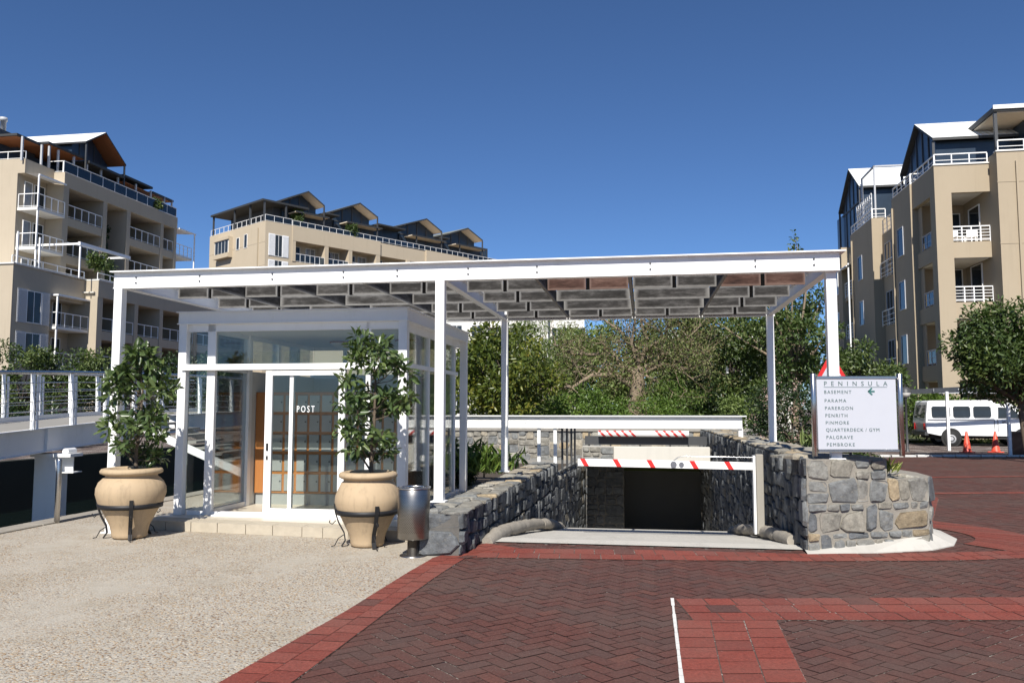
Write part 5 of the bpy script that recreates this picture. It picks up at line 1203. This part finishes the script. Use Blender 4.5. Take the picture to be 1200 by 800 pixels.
c0 = thing('traffic_cone', 'red traffic cone standing between the carport post and the pickup, left of the other cone', 'traffic cone', (16.35, 29.5, 0), WF, 'red cones beside the pickup')
ROOT[c0.name] = (0, 0, 0)
mb = MB(); mb.lathe([(.155, .035), (.14, .06), (.035, .74), (.025, .75), (0, .75)], (0, 0), 20); part('cone_body', mb, 'cone_red', c0)
mb = MB(); mb.box(-.19, .19, -.19, .19, 0, .035, .5, 0, .01); part('base', mb, 'cone_red', c0)
c1 = dup(c0, (17.35, 29.45, 0), WF, .4, 'red traffic cone with a pale dent, right of the other cone near the front wheel')
c1['label'] = 'red traffic cone nearest the front wheel of the pickup, right of the other cone'
pb = thing('planter_box', 'dark square planter box on the paving at the right edge of the picture', 'planter', (17.3, 27.3, 0), WF)
mb = MB(); mb.box(16.95, 18.1, 27.0, 28.0, 0, .78, .5, 0, .02); mb.box(17.05, 18.0, 27.1, 27.9, .78, .79, .5, 1); part('box', mb, ['dark_paint', 'soil'], pb)
mb = MB(); mb.box(16.93, 18.12, 26.98, 27.1, .74, .80); mb.box(16.93, 18.12, 27.9, 28.02, .74, .80); mb.box(16.93, 17.05, 27.1, 27.9, .74, .80); mb.box(18.0, 18.12, 27.1, 27.9, .74, .80); part('rim', mb, 'dark_paint', pb)
lp = thing('globe_lamp', 'short post lamp with a frosted globe beside the sign, in front of the carport', 'lamp', (14.45, 30, 0), WF)
mb = MB(); mb.lathe([(.09, 0), (.07, .06), (.045, .1), (.04, 1.9), (.06, 1.92), (.06, 1.98), (0, 1.98)], (14.45, 30), 14); part('post', mb, 'dark_paint', lp)
mb = MB(); mb.lathe([(.06, 1.98), (.15, 2.03), (.19, 2.14), (.19, 2.16)], (14.45, 30), 20); part('globe', mb, 'lens_white', lp); mb = MB(); mb.lathe([(.20, 2.15), (.17, 2.27), (.08, 2.35), (0, 2.36)], (14.45, 30), 20); part('hood', mb, 'dark_paint', lp)
ts = thing('warning_sign', 'red bordered white triangular road sign half hidden behind the right post', 'road sign', (6.35, 16.2, 0), WF)
mb = MB(); mb.tube([(6.35, 16.25, 0), (6.35, 16.25, 2.7)], .03, 10); part('post', mb, 'grey_paint', ts)
def tri(s): return [(-s * .5, 0), (s * .5, 0), (0, s * .866)]
mb = MB(); mb.extr(tri(.82), (6.35, 16.2, 2.0), (1, 0, 0), (0, 0, 1), (0, 1, 0), .01); bo = part('plate', mb, 'signal_red', ts)
mb = MB(); mb.extr(tri(.56), (6.35, 16.193, 2.075), (1, 0, 0), (0, 0, 1), (0, 1, 0), .004); part('face', mb, 'sign_white', bo)

# ================================================================== TREES AND PLANTS
def tree(name, lab, cat, base, c, r, k, cr, n, size, leaf, bark='bark', seed=1, trunk=.1, fork=None, every=2, group=None, tmpl=LEAF, up=.5, hang=0, bias=.4, inner=.35, extra=None):
    rng = np.random.default_rng(seed); t = thing(name, lab, cat, base, WF, group)
    cl = ellipse_clumps(rng, c, r, k, cr, inner) + (extra or [])
    fk = fork or (c[0], c[1], base[2] + (c[2] - base[2]) * .55)
    mb = MB(); limbs(mb, base, fk, cl, trunk, rng, every); part('trunk', mb, bark, t)
    Pn, ax, nr, tt = crown_pts(rng, cl, n, bias, up, hang)
    o = leaves('crown', leaf, Pn, ax, nr, rng.uniform(size * .7, size * 1.3, n), tt, t, base, tmpl)
    return t
tree('magnolia_tree', 'dense round tree with yellow tinged leathery leaves, right of the post room', 'tree', (-.5, 25.5, .5), (-.35, 25.5, 2.35), (1.75, 1.5, 1.75), 60, .50, 9000, .16, 'leathery_leaf', 'dark_bark', 31, .09, every=4, up=.6)
tree('willow_shrub', 'light green feathery tree between the leathery leaved tree and the bare tree', 'tree', (1.4, 32, .5), (1.3, 32.5, 3.1), (2.3, 2.0, 2.3), 60, .6, 11000, .20, 'feathery_leaf', 'pale_bark', 32, .08, every=4, tmpl=NARROW, hang=.7)
tree('garden_shrub', 'broad bright green bush below the bare tree, left part of the hedge', 'shrub', (2.2, 27.2, .5), (2.4, 27.2, 1.25), (1.7, 1.0, .85), 34, .38, 5200, .11, 'bright_leaf', 'bark', 33, .04, every=5, group='bushes under the bare tree')
tree('garden_shrub', 'mid green bush below the trunk of the bare tree, middle of the hedge', 'shrub', (4.4, 27.5, .5), (4.4, 27.6, 1.15), (1.5, 1.0, .75), 34, .36, 5200, .10, 'bright_leaf', 'bark', 34, .04, every=5, group='bushes under the bare tree')
tree('garden_shrub', 'taller bush with hanging bright leaves, right of the bare trunk', 'shrub', (5.9, 29.5, .5), (5.8, 29.5, 1.7), (1.3, 1.0, 1.2), 34, .42, 5200, .15, 'bright_leaf', 'bark', 35, .05, every=5, group='bushes under the bare tree', tmpl=NARROW, hang=.8)
tree('dark_evergreen', 'dark evergreen tree right of the bare tree', 'tree', (7.0, 33, .5), (7.0, 33, 3.0), (1.35, 1.2, 3.0), 50, .55, 9000, .15, 'dark_leaf', 'dark_bark', 36, .1, every=4)
tree('garden_tree', 'tall loose tree with a visible pale trunk behind the right rear post of the pergola', 'tree', (10.7, 31, .5), (10.9, 31, 4.1), (1.9, 1.7, 3.2), 62, .52, 8600, .16, 'mid_leaf', 'pale_bark', 37, .13, every=2, fork=(10.8, 31, 2.9), inner=.2, extra=[(10.85, 31, 6.9, .45), (10.9, 31, 7.3, .36), (10.9, 31, 7.6, .28), (10.9, 31, 7.9, .2), (10.9, 31, 8.15, .13), (10.9, 31, 8.35, .07), (8.9, 31.5, 4.6, .55), (8.2, 32, 5.0, .6), (7.6, 32, 5.3, .55)])
tree('garden_tree', 'dark leafy tree between the dark evergreen and the tall loose tree', 'tree', (9.1, 34, .5), (9.0, 34, 3.7), (1.6, 1.4, 2.7), 40, .6, 7000, .17, 'mid_leaf', 'dark_bark', 38, .1, every=3)
tree('garden_shrub', 'yellow green bush beside the right end of the white beam', 'shrub', (6.6, 24.5, .5), (6.7, 24.5, 1.1), (.9, .8, .7), 24, .32, 3600, .10, 'feathery_leaf', 'bark', 39, .04, every=5, up=.7)
tree('garden_tree', 'green tree behind the sign, in front of the tan apartment block', 'tree', (14.3, 33, .1), (14.2, 33, 2.5), (1.9, 1.5, 1.6), 40, .55, 7500, .16, 'mid_leaf', 'bark', 40, .1, every=3)
tree('garden_tree', 'slim tree between the right post and the tan apartment block', 'tree', (13.3, 37, .1), (12.9, 37, 4.2), (1.3, 1.2, 2.6), 30, .5, 5000, .18, 'dark_leaf', 'dark_bark', 41, .09, every=2, inner=.2)
tree('street_tree', 'round dark leaved tree at the right edge, its crown hanging over the pickup', 'tree', (15.25, 24.2, 0), (15.05, 24.2, 3.2), (1.72, 1.5, 1.42), 95, .46, 19000, .14, 'mid_leaf', 'bark', 42, .10, every=3, extra=[(14.4, 24.2, 2.0, .35), (15.0, 24.2, 1.85, .4), (15.6, 24.2, 1.9, .45), (13.5, 24.2, 3.7, .34), (13.45, 24.1, 2.75, .3), (14.5, 24.2, 4.55, .42), (15.9, 24.1, 4.75, .38), (13.9, 24, 4.2, .36), (16.6, 24.2, 4.3, .5)])
tree('clipped_hedge', 'low green hedge behind the parked pickup', 'hedge', (18.5, 36.8, .1), (19.0, 36.9, 1.2), (4.6, .7, 1.1), 60, .45, 6000, .15, 'bright_leaf', 'bark', 43, .04, every=10)
tree('garden_tree', 'broad light green tree far behind the bare tree', 'tree', (5.2, 40, .5), (5.4, 40, 3.2), (3.6, 2.0, 2.9), 80, .75, 13000, .22, 'feathery_leaf', 'pale_bark', 46, .12, every=4, up=.6)
tree('garden_tree', 'dark leafy tree behind the light green feathery tree, in front of the white building', 'tree', (.5, 44, .5), (.2, 44, 2.6), (3.4, 2.0, 2.6), 60, .75, 9000, .22, 'mid_leaf', 'bark', 47, .12, every=4)
tree('garden_tree', 'dense tree far behind the gap between the dark evergreen and the loose tree', 'tree', (11.4, 43, .5), (11.5, 43, 3.9), (3.4, 2.0, 3.4), 70, .8, 11000, .24, 'mid_leaf', 'bark', 48, .12, every=4)
tree('waterside_hedge', 'dark hedge along the far quay of the canal under the footbridge', 'hedge', (-17.5, 22, 0), (-18.3, 24, .75), (1.2, 14, .75), 90, .6, 15000, .16, 'dark_leaf', 'dark_bark', 49, .04, every=12)
# flowering shrub behind the right wall
fs = tree('flowering_shrub', 'shrub speckled with pale pink flowers behind the right ramp wall', 'shrub', (5.7, 16.6, .5), (5.75, 16.8, 1.25), (.78, .8, .95), 44, .30, 6500, .075, 'dark_leaf', 'bark', 44, .03, every=5)
rng = np.random.default_rng(5); cl = ellipse_clumps(rng, (5.75, 16.8, 1.27), (.80, .84, .98), 110, .07, .9)
Pn, ax, nr, tt = crown_pts(rng, cl, 1500, .5, .4); leaves('blossom', 'petal', Pn, ax, nr, rng.uniform(.025, .05, len(Pn)), tt, fs, (5.7, 16.6, .5))
fs = tree('flowering_shrub', 'smaller flowering shrub right of the rear post, left of the sign', 'shrub', (6.3, 15.2, .5), (6.2, 15.3, 1.0), (.6, .7, .75), 30, .28, 4200, .075, 'mid_leaf', 'bark', 45, .03, every=5)
rng = np.random.default_rng(6); cl = ellipse_clumps(rng, (6.2, 15.3, 1.02), (.62, .74, .78), 70, .07, .9)
Pn, ax, nr, tt = crown_pts(rng, cl, 700, .5, .4); leaves('blossom', 'petal', Pn, ax, nr, rng.uniform(.025, .045, len(Pn)), tt, fs, (6.3, 15.2, .5))
# the bare, spreading tree
bt = thing('bare_tree', 'spreading tree with thick bare branches and a stout trunk in the middle of the garden', 'tree', (4.55, 30, .5), WF)
def pp(px, py, d):
    f = 955.2; c_, s_ = cos(.081), sin(.081); X = (px - 600) / f; Y = (400 - py) / f; ry = c_ - Y * s_; t = d / ry
    return Vector((X * t, d, 1.6 + (s_ + Y * c_) * t))
rng = np.random.default_rng(77); mb = MB()
mb.tube([(4.5, 30, .3), (4.5, 30, .8), (4.52, 30, 1.6), (4.62, 30, 2.4), (4.66, 30, 3.1)], [.36, .30, .27, .27, .18], 14)
mb.tube([(4.85, 29.9, .3), (4.82, 29.9, 1.2), (4.78, 29.95, 2.2)], [.20, .15, .12], 10)
BR = [([(741, 452), (719, 445), (697, 439), (672, 450), (651, 457), (632, 470)], .20, -.8), ([(744, 436), (728, 426), (713, 413), (695, 417), (671, 413), (650, 402)], .19, .6), ([(748, 430), (748, 406), (728, 392), (705, 375), (693, 366)], .15, 1.2),
      ([(756, 431), (768, 424), (777, 413), (800, 412), (820, 415), (838, 408)], .17, -.5), ([(752, 425), (757, 397), (755, 375), (753, 362)], .15, .3), ([(757, 410), (774, 395), (787, 378), (800, 366)], .13, -1.0), ([(758, 436), (779, 426), (794, 433), (812, 446)], .12, -1.2),
      ([(748, 428), (738, 400), (742, 375), (738, 362)], .12, -.8), ([(754, 440), (742, 446), (700, 425), (676, 430), (655, 436)], .11, 1.6), ([(756, 420), (790, 405), (815, 390), (830, 372)], .11, 1.4), ([(757, 440), (775, 448), (790, 462)], .09, -1.0)]
tips = []
def twig(p, d, L, r, lev):
    pts = [p]; q = p.copy(); dd = d.copy()
    for i in range(3):
        dd = (dd + Vector(rng.normal(0, .28, 3))).normalized(); q = q + dd * L / 3; pts.append(q.copy())
    mb.tube(pts, [r, r * .8, r * .55, r * .25], 5, cap=False); tips.append(q)
    if lev:
        for i in (1, 2, 3):
            if rng.random() < .8: twig(pts[i], (dd + Vector(rng.normal(0, .7, 3))).normalized(), L * .62, r * .5, lev - 1)
for pts, r, dy in BR:
    q = [pp(x, y, 30 + dy * i / (len(pts) - 1)) for i, (x, y) in enumerate(pts)]
    q = [q[0]] + [a + Vector(rng.normal(0, .06, 3)) for a in q[1:]]
    m = len(q); r *= .62; mb.tube(q, [r * (1 - .8 * i / (m - 1)) for i in range(m)], 9)
    for i in range(1, m):
        for _ in range(4):
            f = rng.random(); p = q[i - 1].lerp(q[i], f); d = (q[i] - q[i - 1]).normalized()
            twig(p, (d * .5 + Vector((rng.normal(0, .6), rng.normal(0, .6), rng.normal(.35, .5)))).normalized(), rng.uniform(.6, 1.25), r * .32 * (1.15 - .6 * i / m), 2)
part('trunk', mb, 'pale_bark', bt)
T = np.array([t[:] for t in tips]); NL = 15000; idx = rng.choice(len(T), NL); Pn = T[idx] + rng.normal(0, .22, (NL, 3))
leaves('crown', 'brown_leaf', Pn, rdir(rng, NL), rdir(rng, NL) + np.array([0, 0, .5]), rng.uniform(.06, .13, NL), rng.random(NL), bt, (4.55, 30, .5))
tree('garden_shrub', 'dark low shrub in the shaded bed between the low wall and the post room', 'shrub', (-1.2, 17.0, 0), (-1.15, 17.1, .42), (.55, .8, .40), 24, .26, 3000, .09, 'dark_leaf', 'bark', 67, .03, every=5)
# balcony furniture and the small clutter of the blocks
def bchair(u, v, z, rot, lab):
    t = thing('balcony_chair', lab, 'chair', (u, v, z), UV, 'white chairs on the right block balconies', rot); ROOT[t.name] = (0, 0, 0)
    mb = MB(); mb.box(-.25, .25, -.25, .25, .38, .42); part('seat', mb, 'white_paint', t); mb = MB(); mb.box(-.25, .25, .22, .26, .42, .85); part('backrest', mb, 'white_paint', t)
    for x in (-.22, .22):
        for y in (-.22, .22): mb = MB(); mb.box(x - .02, x + .02, y - .02, y + .02, 0, .38); part('leg', mb, 'white_paint', t)
bchair(18.2, 34.0, 9.75, .4, 'left one of two white chairs on the upper corner balcony of the right block'); bchair(18.9, 34.1, 9.75, -.5, 'right one of two white chairs on the upper corner balcony of the right block')
for u, v0 in ((20.2, 32.0), (25.5, 32.0)): P('downpipe', rb, 'tan_plaster', (u, u + .09, v0 - .1, v0 - .01, 0, 13.4))
P('downpipe', rb, 'tan_plaster', (16.64, 16.74, 39.3, 39.4, 0, 13.0)); P('downpipe', rb, 'tan_plaster', (16.64, 16.74, 48.6, 48.7, 0, 13.0))
for z in (3.4, 6.4, 9.4, 12.4): P('string_course', rb, TP, (19.38, 40, 31.985, 32.0, z, z + .05)); P('string_course', mbk, SP, (-.02, 0, 0, 14.6, z + 10.2, z + 10.28)) if z > 6 else None
P('coping', rb, 'white_plaster', (19.35, 40, 31.95, 32.25, 13.9, 13.96)); P('coping', rb, 'white_plaster', (16.80, 19.45, 32.85, 33.2, 13.6, 13.66))
# trees and bushes across the canal
for i, (x, y, z, rx, rz, lab) in enumerate(((-31.2, 52, 0, 2.7, 2.6, 'rounded green tree in front of the left apartment block, left of the next one'), (-26.6, 53, 0, 2.2, 2.2, 'smaller rounded tree in front of the left apartment block, behind the left urn tree'), (-36.5, 50, 0, 2.0, 1.9, 'low green bush at the left edge, behind the footbridge railing'), (-21.5, 55, 0, 2.2, 2.0, 'dark bush across the canal, seen through the post room glass'))):
    tree('waterside_tree', lab, 'tree', (x, y, z + .2), (x, y, 3.2 if i != 2 else 2.4), (rx, 2.0, rz), 40, .75, 7000, .22, ['mid_leaf', 'mid_leaf', 'bright_leaf', 'dark_leaf'][i], 'dark_bark', 50 + i, .12, every=4, group='trees across the canal')
def tuft(name, lab, x, y, z, n, size, r, mat, seed, up=1.0, h=.2, fr_cat='plant'):
    rng = np.random.default_rng(seed); t = thing(name, lab, fr_cat, (x, y, z), WF)
    Pn = np.stack([rng.normal(x, r, n), rng.normal(y, r, n), z + np.abs(rng.normal(0, h, n))], 1); a = rdir(rng, n) * .9; a[:, 2] = np.abs(a[:, 2]) + up * .6
    leaves('foliage', mat, Pn, a, rdir(rng, n) + np.array([0, 0, .3]), rng.uniform(size * .6, size * 1.3, n), rng.random(n), t, (x, y, z), NARROW if up > .5 else LEAF)
    mb = MB(); mb.tube([(x, y, z - .06), (x, y, z + .05), (x, y + .01, z + h)], [.02, .015, .006], 6); part('stem', mb, 'bark', t); return t
tuft('variegated_plant', 'small yellow green plant growing on the step of the stone block', 4.43, 9.75, .82, 46, .17, .045, 'yellow_leaf', 61, 1.0, .03)
tuft('wall_plant', 'tiny plant with pale leaves behind the foot of the sign', 4.02, 9.75, 1.07, 26, .12, .05, 'yellow_leaf', 62, .6, .02)
tuft('bed_plant', 'light green leafy plant in the bed behind the low wall, beside the post room', -.55, 16.2, .3, 420, .32, .28, 'bright_leaf', 63, .8, .16)
tuft('bed_plant', 'strappy green plant at the foot of the flowering shrub', 5.35, 14.2, .9, 120, .28, .18, 'feathery_leaf', 64, .9, .06)
for i, (u, v, z, lab) in enumerate(((-42.6, 53.2, 11.6, 'leafy plant on the terrace of the left apartment block, under the balconies'), (-41.0, 49.5, 13.9, 'climber hanging over the white terrace frame of the left block'), (-42.8, 59.3, 20.3, 'small potted plant on the roof terrace rail of the left block'))):
    p = UV.w((u, v, z)); rng = np.random.default_rng(70 + i); t = thing('terrace_plant', lab, 'plant', (p.x, p.y, z), WF)
    s = (1.2, .7, .5)[i]; cl = ellipse_clumps(rng, (p.x, p.y, z + (s * .8 if i != 1 else -.4)), (s * 1.1, s, s * .9), 16, .4 * s + .1); Pn, ax, nr, tt = crown_pts(rng, cl, 1300, .5, .4, .3)
    leaves('foliage', 'mid_leaf', Pn, ax, nr, rng.uniform(.15, .34, len(Pn)), tt, t, (p.x, p.y, z), NARROW if i == 0 else LEAF); mb = MB(); mb.tube([(p.x, p.y, z - .1), (p.x, p.y, z + .8)], .05, 6); part('stem', mb, 'bark', t)
p = UV.w((-43.4, 53.5, 13)); rng = np.random.default_rng(90); t = thing('climbing_plant', 'dark climber covering the narrow bay of the left apartment block', 'plant', (p.x, p.y, 10.6), WF)
cl = [(*UV.w((-43.3, 52.3 + rng.random() * .9, 0))[:2], 11 + i * .33, .4) for i in range(20)]; Pn, ax, nr, tt = crown_pts(rng, cl, 3000, .5, .3, .4); leaves('foliage', 'dark_leaf', Pn, ax, nr, rng.uniform(.15, .3, 3000), tt, t, (p.x, p.y, 10.6))
for i, (x, y, lab) in enumerate(((2.3, 1.2, 'plant beside the first penthouse gable of the middle block'), (13.6, .6, 'shrub on the roof terrace below the second gable of the middle block'))):
    p = MF.w((x + (3.0 if i == 0 else 0), y, 25.5)); rng = np.random.default_rng(95 + i); t = thing('terrace_plant', lab, 'plant', (p.x, p.y, 25.4), WF)
    cl = ellipse_clumps(rng, (p.x, p.y, 26.8 - .5 * i), (.7, .6, 1.3 - .4 * i), 16, .4); Pn, ax, nr, tt = crown_pts(rng, cl, 1200, .5, .4); leaves('foliage', 'mid_leaf', Pn, ax, nr, rng.uniform(.2, .36, 1200), tt, t, (p.x, p.y, 25.4)); mb = MB(); mb.tube([(p.x, p.y, 25.3), (p.x, p.y, 26.6)], .06, 6); part('stem', mb, 'bark', t)
